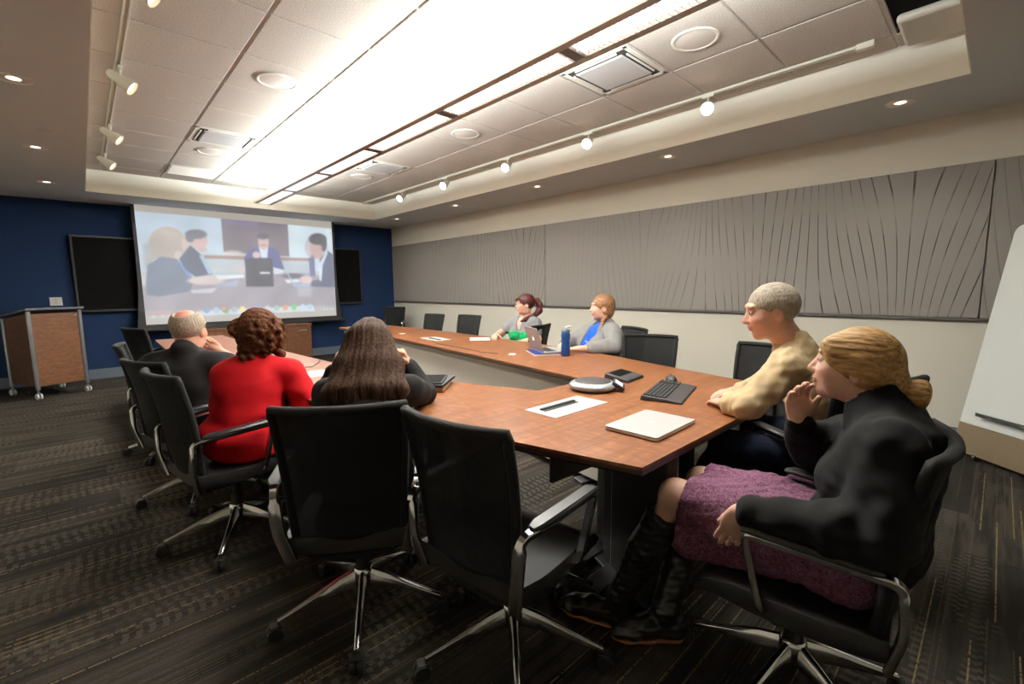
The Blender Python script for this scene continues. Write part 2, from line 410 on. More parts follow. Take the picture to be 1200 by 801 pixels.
# --- pendant strip light, direct and indirect
M['fixture'] = plain('fixture_paint', lin(176, 160, 146), .35, .3, noise=.03)
M['joint'] = plain('fixture_joint', lin(110, 100, 92), .4, .3)
M['louvre_glow'] = emit('louvre_glow', (1, .96, .92), 4.2)
M['louvre'] = plain('louvre_fin', lin(240, 238, 236), .3)
FX, FZ, FY0, FY1 = 2.12, 2.615, .55, 7.75
t = thing('pendant_strip_light', 'long linear pendant light with louvred panels running down the ceiling', 'pendant light', (FX, (FY0+FY1)/2, FZ))
prof = [(-.125, 0), (-.125, .012), (-.118, .05), (-.095, .095), (-.06, .12), (-.055, .112), (-.085, .085), (-.105, .045), (-.108, .012), (-.075, .010), (-.075, 0)]
f = MB(); f.sweep([(FX, FY0, FZ), (FX, FY1, FZ)], [(-a, b_) for a, b_ in prof]); f.sweep([(FX, FY0, FZ), (FX, FY1, FZ)], [(a, b_) for a, b_ in reversed(prof)])
f.b2((FX-.125, FY1, FZ), (FX+.125, FY1+.012, FZ+.10)); f.b2((FX-.125, FY0-.012, FZ), (FX+.125, FY0, FZ+.10)); f.b2((FX-.09, FY0, FZ+.04), (FX+.09, FY1, FZ+.046))
obj('housing', f, M['fixture'], t)
nseg = 6; L = (FY1-FY0)/nseg
for i in range(nseg):
    a = FY0+i*L+(.035 if i else .02); b_ = FY0+(i+1)*L-(.035 if i < nseg-1 else .02)
    f = MB(); f.b2((FX-.074, a, FZ+.028), (FX+.074, b_, FZ+.032)); ch = obj('louvre_panel', f, M['louvre_glow'], t)
    f = MB(); n = 34
    for k in range(n): y = a+(b_-a)*(k+.5)/n; f.b2((FX-.074, y-.002, FZ+.004), (FX+.074, y+.002, FZ+.027))
    f.b2((FX-.002, a, FZ+.004), (FX+.002, b_, FZ+.027))
    obj('louvre_fins', f, M['louvre'], ch)
    if i: f = MB(); f.b2((FX-.075, FY0+i*L-.035, FZ), (FX+.075, FY0+i*L+.035, FZ+.014)); obj('joint_plate', f, M['joint'], t)
for i in range(5):
    y = FY0+.4+i*1.6
    f = MB(); f.cyl((FX, y, FZ+.045), (FX, y, HC-.004), .003, n=8); obj('hanger_cable', f, M['white_metal'], t)
lamp('uplight_lamp', 'AREA', (FX-.05, (FY0+FY1)/2, FZ+.125), 560, (.95, 1, .99), t, direction=(0, 0, 1), shape='RECTANGLE', size=.13, size_y=FY1-FY0-.1)
lamp('downlight_strip_lamp', 'AREA', (FX, (FY0+FY1)/2, FZ-.01), 88, (.965, 1, .975), t, direction=(0, 0, -1), shape='RECTANGLE', size=.14, size_y=FY1-FY0-.1)
# --- projector in the coffer corner above the camera
M['proj'] = plain('projector_shell', lin(190, 184, 172), .45, noise=.02)
t = thing('ceiling_projector', 'beige rounded projector housing hung at the near right ceiling corner', 'projector', (3.95, .3, 2.75))
f = MB(); f.b2((3.70, -.02, 2.872), (4.13, .56, 2.925)); obj('housing', f, M['proj'], t, .025, segs=4)
f = MB(); f.cyl((3.86, .22, 2.92), (3.86, .22, HC+.04), .03); obj('ceiling_mount', f, M['white_metal'], t)
f = MB(); f.lathe([(.022, 0), (.020, .008), (.018, .010), (.0005, .006)], (3.86, .562, 2.898), 24, Matrix.Rotation(-PI/2, 3, 'X')); obj('lens_barrel', f, M['black_void'], t)
# ================================================================== BACK WALL FURNITURE
M['tv_black'] = plain('tv_black', (.003, .0028, .0028), .65, 0, .05)
M['tv_bezel'] = plain('tv_bezel', (.010, .010, .0105), .5)
for x0, x1, l in ((-.07, 1.87, 'large black television on navy wall left of projection screen'), (2.42, 4.34, 'large black television on navy wall right of projection screen')):
    t = thing('television', l, 'television', ((x0+x1)/2, YB-.06, 1.02), 0, 'wall televisions')
    f = MB(); f.b2((x0, YB-.09, 1.02), (x1, YB-.03, 2.15)); obj('casing', f, M['tv_bezel'], t, .006)
    f = MB(); f.b2((x0+.03, YB-.0915, 1.055), (x1-.03, YB-.0895, 2.12)); obj('display_panel', f, M['tv_black'], t)
    f = MB(); f.b2(((x0+x1)/2-.2, YB-.03, 1.4), ((x0+x1)/2+.2, YB-.0005, 1.8)); obj('wall_bracket', f, M['tv_bezel'], t)
# --- projection screen
SY = 9.10
def paint_screen(X, Y):
    """the projected picture, painted per vertex: X, Y run over a 1200 x 768 sheet"""
    C = np.zeros(X.shape+(3,)); C[:] = (178, 180, 182)
    def soft(d, w): return np.clip(.5-d/w, 0, 1)[..., None]
    def put(m, c, a=1.): C[:] = C*(1-m*a)+np.array(c, float)*m*a
    def ell(cx, cy, rx, ry, c, a=1., w=8):
        d = (np.sqrt(((X-cx)/rx)**2+((Y-cy)/ry)**2)-1)*min(rx, ry); put(soft(d, w), c, a)
    def poly(pts, c, a=1., w=6):
        d = np.full(X.shape, 1e9); ins = np.zeros(X.shape, bool); n = len(pts)
        for i in range(n):
            (x0, y0), (x1, y1) = pts[i], pts[(i+1) % n]
            ex, ey = x1-x0, y1-y0; t = np.clip(((X-x0)*ex+(Y-y0)*ey)/(ex*ex+ey*ey+1e-9), 0, 1)
            d = np.minimum(d, np.hypot(X-x0-t*ex, Y-y0-t*ey))
            cr = ((y0 > Y) != (y1 > Y)); ins ^= cr & (X < (x1-x0)*(Y-y0)/((y1-y0) if abs(y1-y0) > 1e-9 else 1e-9)+x0)
        put(soft(np.where(ins, -d, d), w), c, a)
    poly([(20, 82), (460, 118), (460, 400), (20, 420)], (172, 190, 206)); poly([(840, 148), (1142, 178), (1142, 420), (840, 400)], (186, 204, 214))
    poly([(452, 118), (842, 148), (842, 330), (456, 306)], (112, 104, 116)); poly([(470, 122), (660, 134), (656, 160), (480, 150)], (140, 130, 190), .5, 30)
    poly([(350, 322), (980, 342), (980, 358), (350, 342)], (146, 120, 116)); poly([(350, 345), (980, 360), (980, 440), (350, 440)], (168, 182, 192))
    poly([(20, 500), (560, 430), (700, 420), (1000, 430), (1145, 480), (1148, 640), (50, 660)], (146, 141, 152), 1, 20)
    poly([(560, 500), (760, 500), (720, 600), (590, 600)], (150, 146, 160), .6, 30); poly([(880, 500), (985, 505), (975, 560), (890, 555)], (172, 172, 186), .6, 20)
    ell(860, 440, 70, 14, (98, 98, 110))
    ell(178, 255, 88, 88, (168, 160, 152)); poly([(95, 250), (130, 200), (235, 230), (238, 300), (215, 350), (150, 345), (92, 350)], (162, 154, 148), 1, 14); poly([(60, 270), (100, 250), (100, 380), (62, 400)], (150, 152, 156), .8, 20); ell(262, 268, 17, 44, (190, 168, 164)); ell(225, 330, 22, 30, (188, 178, 176))
    poly([(62, 480), (75, 380), (140, 332), (215, 345), (275, 430), (285, 480), (270, 525), (120, 555), (62, 545)], (98, 112, 134)); poly([(215, 350), (240, 375), (286, 445), (262, 445)], (92, 140, 206))
    poly([(225, 345), (285, 268), (345, 330), (388, 430), (300, 445), (250, 400)], (72, 84, 110)); poly([(325, 325), (345, 322), (386, 425), (368, 430)], (150, 178, 206))
    ell(328, 242, 46, 46, (190, 160, 158)); ell(318, 207, 54, 26, (92, 96, 110)); ell(286, 225, 22, 28, (96, 100, 114)); ell(345, 290, 24, 14, (186, 156, 156))
    ell(355, 466, 96, 24, (198, 182, 182)); poly([(400, 436), (560, 432), (565, 448), (420, 462)], (214, 218, 226)); poly([(385, 492), (530, 462), (515, 498), (400, 500)], (146, 158, 182)); poly([(270, 520), (410, 506), (380, 535), (280, 538)], (190, 190, 204))
    ell(505, 310, 50, 14, (196, 190, 188), .7); poly([(380, 400), (480, 388), (560, 360), (570, 410), (400, 425)], (186, 186, 190), .7); ell(545, 400, 24, 22, (196, 178, 176), .7)
    poly([(566, 345), (590, 300), (640, 280), (735, 280), (775, 305), (806, 405), (740, 410), (575, 400)], (82, 92, 148)); poly([(655, 276), (712, 278), (704, 338), (668, 338)], (200, 210, 228))
    ell(686, 250, 33, 42, (190, 162, 158)); ell(686, 218, 36, 17, (84, 82, 92)); ell(686, 268, 12, 4, (150, 110, 112)); ell(640, 322, 24, 19, (202, 176, 172)); poly([(735, 390), (800, 405), (796, 424), (740, 432)], (206, 210, 222))
    poly([(572, 340), (733, 340), (735, 500), (570, 500)], (66, 68, 82)); poly([(655, 417), (715, 417), (715, 429), (655, 429)], (206, 214, 224))
    ell(975, 282, 28, 48, (176, 158, 166), .6); poly([(970, 340), (1010, 330), (1010, 440), (975, 440)], (88, 98, 140), .9)
    poly([(1046, 345), (1105, 300), (1142, 322), (1146, 505), (980, 500), (978, 470), (1042, 460)], (80, 90, 118)); poly([(1040, 372), (1098, 300), (1106, 312), (1066, 380), (1052, 470), (1038, 466)], (188, 206, 228))
    ell(1030, 292, 48, 54, (186, 156, 154)); ell(1038, 236, 62, 32, (74, 74, 84)); ell(1078, 262, 24, 42, (78, 78, 88)); ell(1058, 285, 9, 13, (176, 140, 140)); ell(995, 330, 14, 5, (150, 112, 112))
    ell(945, 462, 42, 24, (204, 182, 180)); poly([(805, 462), (895, 458), (905, 474), (820, 482)], (210, 218, 226)); poly([(866, 500), (965, 500), (972, 482), (860, 478)], (150, 168, 192)); poly([(812, 410), (818, 408), (872, 498), (862, 500)], (168, 178, 196))
    ell(1112, 190, 13, 14, (196, 216, 222), .8)
    poly([(46, 640), (1148, 606), (1150, 665), (52, 716)], (168, 166, 166), .75, 16)
    poly([(305, 640), (985, 606), (996, 640), (312, 664)], (204, 212, 224), .85)
    for x, c in ((345, (120, 150, 190)), (396, (150, 190, 220)), (445, (208, 90, 70)), (496, (150, 175, 190)), (541, (226, 208, 130)), (596, (170, 130, 200)), (640, (110, 160, 215)), (690, (200, 200, 210)), (745, (150, 190, 170)), (800, (210, 150, 120)), (855, (110, 200, 120)), (916, (186, 206, 222)), (962, (160, 196, 220))):
        y = 636-(x-345)*.036; ell(x, y, 17, 16, c)
    ell(452, 640, 12, 12, (110, 180, 100)); ell(440, 628, 10, 8, (226, 200, 90)); ell(446, 634, 7, 7, (90, 140, 220))
    poly([(60, 652), (280, 645), (280, 649), (60, 657)], (205, 110, 105)); poly([(75, 666), (92, 665), (92, 672), (75, 673)], (205, 220, 240)); poly([(122, 664), (134, 663), (134, 670), (122, 671)], (205, 215, 230)); poly([(160, 662), (215, 659), (215, 665), (160, 668)], (190, 205, 225))
    for x in (1060, 1085, 1110, 1128): ell(x, 628-(x-1060)*.03, 7, 5, (196, 200, 206))
    for a in (0, 1):                                    # the projector's own softness
        for _ in range(2): C = (np.roll(C, 1, a)+2*C+np.roll(C, -1, a))/4
    n = np.sin(X*.021+2*np.sin(Y*.013))*np.sin(Y*.017+X*.006); C = C*(1+.05*n[..., None]); return C*.97+5
t = thing('projection_screen', 'large pull-down projection screen showing a video meeting of people at a table', 'projection screen', (2.19, SY, .70))
x0, x1, z0, z1 = .69, 3.69, .80, HS
nu, nv = 420, 230
U_, V_ = np.meshgrid(np.linspace(0, 1, nu), np.linspace(1, 0, nv))
Xp = 35+U_*1105+V_*(15+U_*(-5)); top = 48+(Xp-35)*.0864; bot = 715-(Xp-50)*.0468; Yp = top+V_*(bot-top)
im = paint_screen(Xp, Yp)
g1 = np.clip((Yp-(top+34)/1)/4, 0, 1)[..., None]; im = im*g1+np.array((158, 152, 142))*(1-g1)
g1 = np.clip((bot-28-Yp)/6+.5, 0, 1)[..., None]; im = im*(.3+.7*g1)+np.array((166, 162, 154))*(.7*(1-g1))
im = np.clip(im/255, 0, 1); im = np.where(im <= .04045, im/12.92, ((im+.055)/1.055)**2.4)
vs = np.stack([x0+(x1-x0)*U_, np.full_like(U_, SY-.004), z1-(z1-z0)*V_], -1).reshape(-1, 3)
idx = np.arange(nu*nv).reshape(nv, nu)
fs = np.stack([idx[:-1, :-1], idx[1:, :-1], idx[1:, 1:], idx[:-1, 1:]], -1).reshape(-1, 4)
me = bpy.data.meshes.new('picture'); me.from_pydata((vs-np.array((2.19, SY, .70))).tolist(), [], fs.tolist())
ca = me.color_attributes.new('Col', 'FLOAT_COLOR', 'POINT'); ca.data.foreach_set('color', np.concatenate([im.reshape(-1, 3), np.ones((nu*nv, 1))], 1).ravel())
m, nt, b, out = new_mat('projected_picture'); g = G(nt); a = g.n('ShaderNodeAttribute', attribute_name='Col')
m.cycles.emission_sampling = 'AUTO'; nt.links.new(a.outputs['Color'], b.inputs['Emission Color']); b.inputs['Emission Strength'].default_value = .66
b.inputs['Base Color'].default_value = (.14, .14, .14, 1); b.inputs['Roughness'].default_value = .9; b.inputs['Specular IOR Level'].default_value = .1
link('picture', me, m, t)
M['screen_black'] = plain('screen_border', (.014, .013, .013), .6)
f = MB(); f.add([(x0-.045, SY, z1), (x1+.05, SY, z1), (x1+.045, SY, 1.9), (x1+.05, SY, 1.4), (x1+.085, SY, .95), (x1+.11, SY, .72), (x0-.11, SY, .72), (x0-.085, SY, .95), (x0-.05, SY, 1.4), (x0-.042, SY, 1.9),
     (x0-.045, SY+.003, z1), (x1+.05, SY+.003, z1), (x1+.045, SY+.003, 1.9), (x1+.05, SY+.003, 1.4), (x1+.085, SY+.003, .95), (x1+.11, SY+.003, .72), (x0-.11, SY+.003, .72), (x0-.085, SY+.003, .95), (x0-.05, SY+.003, 1.4), (x0-.042, SY+.003, 1.9)],
     [tuple(range(10)), tuple(range(19, 9, -1))]+[(i, i+10, (i+1) % 10+10, (i+1) % 10) for i in range(10)]); obj('border', f, M['screen_black'], t, smooth=0)
f = MB(); f.b2((x0-.11, SY-.018, .70), (x1+.11, SY+.018, .745)); obj('weight_bar', f, M['screen_black'], t, .005)
for x in (x0-.13, x1+.13):
    f = MB(); f.b2((x-.025, SY-.02, .698), (x+.025, SY+.02, .722)); obj('end_cap', f, M['tv_bezel'], t, .004)
# --- lectern on wheels
def wood(name, c0, c1, c2, scale=(1, 1, 1), rough=.4, fig=26):
    m, nt, b, out = new_mat(name); g = G(nt); co = g.map(g.coord(), scale)
    n1 = g.noise(g.map(co, (1.5, 26, 26)), 1.2, 4, .6, .3); n2 = g.noise(g.map(co, (9, 3.2, 3.2)), fig/9, 3, .55, .6); n3 = g.noise(co, 1.2, 2)
    c = g.ramp(n1, [(.25, c0), (.5, c1), (.75, c2)])
    c = g.mix(g.ramp(n2, [(.42, (0, 0, 0)), (.62, (1, 1, 1))]), g.mix(.62, c, c0), c)
    c = g.mix(g.m('MULTIPLY', n3, .35), c, c1)
    nt.links.new(c, b.inputs['Base Color']); b.inputs['Roughness'].default_value = rough; b.inputs['Specular IOR Level'].default_value = .35
    nt.links.new(g.bump(n1, .05, .001), b.inputs['Normal'])
    return m
M['walnut'] = wood('lectern_walnut', lin(78, 46, 28), lin(116, 74, 48), lin(140, 94, 62), (.8, .8, 4), .45)
M['steel'] = plain('brushed_steel', lin(176, 182, 186), .32, .85, noise=.04)
M['dark_top'] = plain('lectern_top', lin(70, 72, 76), .45)
M['white_plastic'] = plain('white_plastic', lin(230, 228, 222), .45)
LC = (-.41, 8.48); la = math.atan2(.205, .466)
t = thing('lectern', 'rolling lectern with dark walnut panels and silver corner posts', 'lectern', (*LC, 0), la)
W2, D2 = .255, .34
def lo(name, f, m, p=t, **k): return obj(name, f, m, p, world=False, **k)
zf = lambda y: 1.105-.10*(y+D2)/(2*D2)
f = MB(); f.b2((-W2+.02, -D2+.012, .16), (W2-.02, -D2+.03, 1.06)); lo('front_panel', f, M['walnut'], bevel=.002)
f = MB(); f.add([(-W2+.012, -D2+.03, .16), (-W2+.012, D2-.03, .16), (-W2+.012, D2-.03, .985), (-W2+.012, -D2+.03, 1.07), (-W2+.03, -D2+.03, .16), (-W2+.03, D2-.03, .16), (-W2+.03, D2-.03, .985), (-W2+.03, -D2+.03, 1.07)],
     [(0, 3, 2, 1), (4, 5, 6, 7), (0, 1, 5, 4), (1, 2, 6, 5), (2, 3, 7, 6), (3, 0, 4, 7)]); lo('side_panel', f, M['walnut'])
f2 = MB(); f2.add([(-x, y, z) for x, y, z in f.v], [tuple(reversed(q)) for q in f.f]); lo('side_panel', f2, M['walnut'])
f = MB(); f.b2((-W2+.03, -D2+.03, .15), (W2-.03, D2-.03, .17)); lo('bottom_shelf', f, M['dark_top'])
for sx in (-1, 1):
    for sy in (-1, 1):
        x, y = sx*(W2-.008), sy*(D2-.01); f = MB(); f.cyl((x, y, .12), (x, y, zf(y)-.012), .022, n=20); pst = lo('corner_post', f, M['steel'])
        f = MB(); f.cyl((x, y, .12), (x, y-.01*sy, .075), .009, n=10); f.b2((x-.012, y-.02, .055), (x+.012, y+.02, .085)); cst = lo('caster', f, M['steel'], pst)
        f = MB()
        for k in (-1, 1): f.cyl((x+k*.008, y, .036), (x+k*.026, y, .036), .036, n=22)
        lo('wheel', f, M['white_plastic'], pst, bevel=.004)
f = MB(); f.add([(-W2-.03, -D2-.035, 1.105), (W2+.03, -D2-.035, 1.105), (W2+.03, D2+.03, 1.0), (-W2-.03, D2+.03, 1.0), (-W2-.03, -D2-.035, 1.135), (W2+.03, -D2-.035, 1.135), (W2+.03, D2+.03, 1.03), (-W2-.03, D2+.03, 1.03)],
     [(3, 2, 1, 0), (4, 5, 6, 7), (0, 1, 5, 4), (1, 2, 6, 5), (2, 3, 7, 6), (3, 0, 4, 7)]); lo('top', f, M['dark_top'], bevel=.004)
f = MB(); f.cyl((W2-.05, -D2+.013, 1.03), (W2-.05, -D2+.004, 1.03), .012, n=16); lo('lock', f, M['steel'])
# --- wall plates
M['plate_grey'] = plain('plate_grey', lin(120, 114, 106), .5)
def plate(lo_, hi, label, dark=None):
    t = thing('wall_outlet', label, 'wall outlet', tuple((a+b)/2 for a, b in zip(lo_, hi)))
    f = MB(); f.b2(lo_, hi); obj('cover_plate', f, M['white_plastic'] if dark is None else M['plate_grey'], t, .003)
    c = [(a+b)/2 for a, b in zip(lo_, hi)]
    for dz in (-.022, .022):
        f = MB()
        if hi[0]-lo_[0] > .03: f.b2((c[0]-.016, lo_[1]-.002, c[2]+dz-.014), (c[0]+.016, lo_[1], c[2]+dz+.014))
        else: f.b2((lo_[0]-.002, c[1]-.016, c[2]+dz-.014), (lo_[0], c[1]+.016, c[2]+dz+.014))
        obj('socket', f, M['grille'] if dark is None else M['tv_bezel'], t, .001)
plate((-.35, YB-.01, 1.13), (-.22, YB-.0005, 1.25), 'white wall plate on navy wall just above the lectern')
plate((XR-.01, 2.60, .385), (XR-.0005, 2.72, .52), 'grey double outlet low on beige wall beside an empty chair', 1)
plate((XR-.01, 8.9, .56), (XR-.0005, 9.0, .69), 'white outlet on beige wall near the navy wall corner')
# --- credenza under the screen
t = thing('credenza', 'low dark walnut credenza with silver pulls under the projection screen', 'cabinet', (2.2, 9.1, 0))
a, b_, y0, y1 = 1.30, 3.10, 8.86, 9.32
f = MB(); f.b2((a, y0+.02, .07), (b_, y1, .66)); obj('carcass', f, M['walnut'], t, .002)
f = MB(); f.b2((a+.04, y0+.07, 0), (b_-.04, y1-.02, .07)); obj('plinth', f, M['tv_bezel'], t)
f = MB(); f.b2((a-.015, y0-.01, .66), (b_+.015, y1, .694)); obj('worktop', f, M['walnut'], t, .003)
for k in range(4):
    w = (b_-a)/4; f = MB(); f.b2((a+k*w+.004, y0, .08), (a+(k+1)*w-.004, y0+.019, .652)); dr = obj('door', f, M['walnut'], t, .002)
    xh = a+(k+.5)*w+.06; f = MB(); f.b2((xh-.075, y0-.03, .565), (xh+.075, y0-.02, .58))
    for q in (-.07, .07): f.b2((xh+q-.004, y0-.022, .567), (xh+q+.004, y0+.002, .578))
    obj('handle', f, M['steel'], dr, .002)
# --- whiteboard easel in the near right corner
M['board_white'] = plain('board_white', lin(224, 228, 222), .35, noise=.01)
M['board_brown'] = plain('board_brown', lin(104, 88, 66), .5, noise=.05)
M['alu'] = plain('aluminium', lin(120, 120, 118), .35, .8)
o0 = V((4.87, .16, 0)); dx = V((-.69, -.724, 0)).normalized()      # bottom left corner and the way the board runs
t = thing('whiteboard_easel', 'tall mobile whiteboard tapering upward with brown lower panel and pen tray', 'whiteboard', tuple(o0+dx*.6), math.atan2(dx.y, dx.x))
# local: x along the board (-.6 .. .6), y away from its face (towards the room is -y?), z up
def bw(name, f, m, p=t, **k): return obj(name, f, m, p, world=False, **k)
def board_poly(zlo, zhi, n=8):
    xs = lambda z: .60-.04*(z/1.75)
    pts = []
    r = .06
    if zhi > 1.7:
        pts = [(-xs(zlo), zlo), (xs(zlo), zlo), (xs(zhi-r), zhi-r)]
        for i in range(1, n): q = i/n*PI/2; pts.append((xs(zhi)-r+r*math.cos(q), zhi-r+r*math.sin(q)))
        pts += [(-a_, z) for a_, z in reversed(pts[2:])]
    else: pts = [(-xs(zlo), zlo), (xs(zlo), zlo), (xs(zhi), zhi), (-xs(zhi), zhi)]
    return pts
def slab(poly, y0, y1, bulge=0):
    f = MB(); n = len(poly)
    f.add([(x, y0+.15*z, z) for x, z in poly]+[(x, y1+.15*z, z) for x, z in poly], [tuple(range(n)), tuple(range(2*n-1, n-1, -1))]+[(i, n+i, n+(i+1) % n, (i+1) % n) for i in range(n)])
    return f
SIDE = -1
bw('board', slab(board_poly(.26, 1.74), -.012, .012), M['board_white'], bevel=.003)
f = slab(board_poly(.04, .26), -.018, .02); bw('skirt', f, M['board_brown'], bevel=.006)
f = MB(); f.b2((-.44, -.085+.18*.36, .345), (.44, -.012+.18*.36, .357)); f.b2((-.44, -.085+.18*.36, .357), (.44, -.078+.18*.36, .372)); bw('pen_tray', f, M['alu'], bevel=.003)
for x in (-.42, .42):
    f = MB(); f.cyl((x, .03, .06), (x, .03+.18*1.2, 1.2), .014, n=12); f.cyl((x, .03, .06), (x, .42, .06), .014, n=12); leg = bw('rear_leg', f, M['alu'])
    for y in (0.0, .40):
        f = MB(); f.cyl((x-.012, y, .026), (x+.012, y, .026), .026, n=18); bw('caster', f, M['tv_bezel'], leg, bevel=.003)
# ================================================================== TABLE
TX = 2.07
outer = [(.752, .79), (1.0, .855), (1.3, .93), (1.65, 1.02), (2.2, 1.175), (2.8, 1.29), (3.5, 1.39), (4.2, 1.45), (5.0, 1.495), (5.8, 1.50), (6.5, 1.49), (6.95, 1.475)]
innerR = [(6.95, .78), (6.4, .75), (5.6, .69), (4.99, .635), (4.07, .525), (3.05, .40), (2.35, .305), (1.735, .215)]
innerL = [(1.765, -.215), (2.29, -.41), (2.9, -.565), (3.7, -.65), (4.5, -.69), (5.6, -.74), (6.4, -.765), (6.95, -.78)]
poly = [(TX+w, y) for y, w in outer]+[(TX+w, y) for y, w in innerR]+[(TX+w, y) for y, w in innerL]+[(TX-w, y) for y, w in reversed(outer)]
M['table_wood'] = wood('table_cherry', lin(98, 55, 31), lin(146, 88, 52), lin(176, 113, 68), (1, 1, 1), .33, 30)
M['table_edge'] = plain('table_edge', lin(66, 42, 30), .4, noise=.1)
M['panel_grey'] = plain('modesty_laminate', lin(214, 207, 194), .6, noise=.08, nscale=60)
M['dark_panel'] = plain('dark_laminate', lin(40, 33, 30), .5, noise=.1)
t = thing('conference_table', 'large horseshoe conference table with reddish wood top and dark edge', 'table', (TX, 3.8, 0))
f = MB(); f.prism(poly, .727, .74); obj('tabletop', f, M['table_wood'], t, .0015, smooth=20)
def inset(poly, d):
    n = len(poly); r = []
    for i in range(n):
        a, b_, c = V(poly[i-1]), V(poly[i]), V(poly[(i+1) % n]); e1 = (b_-a).normalized(); e2 = (c-b_).normalized()
        n1 = V((-e1.y, e1.x)); n2 = V((-e2.y, e2.x)); nn = (n1+n2).normalized(); k = d/max(.4, nn.dot(n1)); r.append(tuple(b_+nn*k))
    return r
area = sum(poly[i-1][0]*poly[i][1]-poly[i][0]*poly[i-1][1] for i in range(len(poly)))
sg = 1 if area > 0 else -1
p1 = poly; p2 = inset(poly, sg*.012); n = len(poly)
f = MB(); f.add([(x, y, .7268) for x, y in inset(poly, sg*.0003)]+[(x, y, .712) for x, y in inset(poly, sg*.0003)]+[(x, y, .700) for x, y in p2],
    [(i, n+i, n+(i+1) % n, (i+1) % n) for i in range(n)]+[(n+i, 2*n+i, 2*n+(i+1) % n, n+(i+1) % n) for i in range(n)]+[tuple(range(2*n, 3*n)), tuple(range(n-1, -1, -1))])
obj('edge_band', f, M['table_edge'], t, smooth=20)
def strip(pts, z0, z1, th, name, mat):
    f = MB(); a = [V(p) for p in pts]; left = []; right = []
    for i, p in enumerate(a):
        d = (a[min(i+1, len(a)-1)]-a[max(i-1, 0)]).normalized(); nn = V((-d.y, d.x)); left.append(p+nn*th/2); right.append(p-nn*th/2)
    f.prism([tuple(p) for p in left]+[tuple(p) for p in reversed(right)], z0, z1); return obj(name, f, mat, t)
strip([(TX+.26, 1.15), (TX+.285, 1.5)]+[(TX+w+.09, y) for y, w in reversed(innerR[:-1])], .05, .698, .02, 'modesty_panel', M['panel_grey'])
strip([(TX+w-.09, y) for y, w in innerL[1:]], .05, .698, .02, 'modesty_panel', M['panel_grey'])
strip([(TX-.27, 1.62), (TX+.27, 1.60)], .25, .698, .02, 'modesty_panel', M['dark_panel'])
M['foot_grey'] = plain('foot_plate', lin(104, 104, 106), .4, .7)
def tleg(x, y, ang):
    R = Matrix.Rotation(ang, 3, 'Z')
    f = MB(); f.box((x, y, .36), (.42, .05, .676), R); lg = obj('leg', f, M['dark_panel'], t, .002)
    f = MB(); f.box((x, y, .012), (.56, .10, .02), R); obj('foot_plate', f, M['foot_grey'], lg, .003)
for x, y, a in ((1.50, 1.78, .25), (2.62, 1.80, -.25), (1.66, 1.0, 1.2), (2.62, 1.38, PI/2-.3), (1.10, 3.7, .1), (3.05, 3.7, -.1), (.98, 6.3, 0), (3.2, 6.3, 0)): tleg(x, y, a)
for x, y in ((1.86, 1.30), (1.72, 1.12)):
    f = MB(); f.b2((x-.03, y-.03, .03), (x+.03, y+.03, .70)); q = obj('steel_post', f, M['steel'], t, .003)
    f = MB(); f.b2((x-.22, y-.05, .002), (x+.12, y+.05, .03)); obj('foot_plate', f, M['foot_grey'], q, .004)
M['satin'] = plain('satin_plate', lin(206, 200, 194), .4, .25, noise=.03)
M['slot_black'] = plain('slot_brush', (.012, .012, .012), .8, bump=.4, bscale=700)
def cable_plate(cx, cy, w, d, rz):
    R = Matrix.Rotation(rz, 3, 'Z'); tr = lambda x, y, z: V((cx, cy, 0))+R @ V((x, y, z))
    f = MB(); f.box(tr(0, 0, .7412), (w, d, .0035), R); p = obj('cable_plate', f, M['satin'], t, .001); p['label'] = 'silver cable access plate set into the tabletop'
    f = MB(); f.box(tr(-.03, .02, .7436), (w*.62, .034, .0022), R); obj('cable_slot', f, M['slot_black'], p)
    f = MB(); f.sweep([tr(-.03-w*.31, .034, .7445), tr(-.03+w*.31, .034, .7445)], [(-.011, 0), (-.007, .007), (.007, .007), (.011, 0)]); obj('flap', f, M['slot_black'], p)
cable_plate(1.70, 1.42, .40, .20, 0)
cable_plate(2.95, 4.45, .40, .20, PI/2-.12)

# ================================================================== CHAIRS
M['leather'] = plain('black_leather', (.017, .016, .016), .34, 0, .5, .1, 30, .12, 260, .001)
M['chrome'] = plain('polished_aluminium', (.62, .61, .60), .13, 1, noise=.02)
M['chair_fabric'] = plain('chair_edge_fabric', (.0085, .0082, .008), .85, 0, .3, .15, 300, .3, 900, .001)
M['pad'] = plain('arm_pad', (.02, .02, .021), .4, 0, .5)
M['rubber'] = plain('black_plastic', (.013, .013, .013), .5)
def mesh_fabric():
    m, nt, b, out = new_mat('chair_mesh'); g = G(nt); co = g.coord()
    b.inputs['Base Color'].default_value = (.0052, .005, .005, 1); b.inputs['Roughness'].default_value = .75; b.inputs['Specular IOR Level'].default_value = .25
    tr = g.n('ShaderNodeBsdfTransparent'); mx = g.n('ShaderNodeMixShader'); x, y, z = g.sep(co)
    w = g.m('MULTIPLY', g.m('SINE', g.m('MULTIPLY', x, 1700)), g.m('SINE', g.m('MULTIPLY', z, 1700)))
    mx.inputs[0].default_value = .09
    nt.links.new(b.outputs[0], mx.inputs[1]); nt.links.new(tr.outputs[0], mx.inputs[2]); nt.links.new(mx.outputs[0], out.inputs[0])
    nt.links.new(g.bump(w, .3, .001), b.inputs['Normal'])
    return m
M['chair_mesh'] = mesh_fabric()
BACK = [(-.196, .355), (-.226, .43), (-.236, .52), (-.242, .60), (-.252, .70), (-.270, .80), (-.292, .89), (-.303, .935)]
def bprof(v):
    k = v*(len(BACK)-1); i = min(int(k), len(BACK)-2); q = k-i
    return BACK[i][0]*(1-q)+BACK[i+1][0]*q, BACK[i][1]*(1-q)+BACK[i+1][1]*q
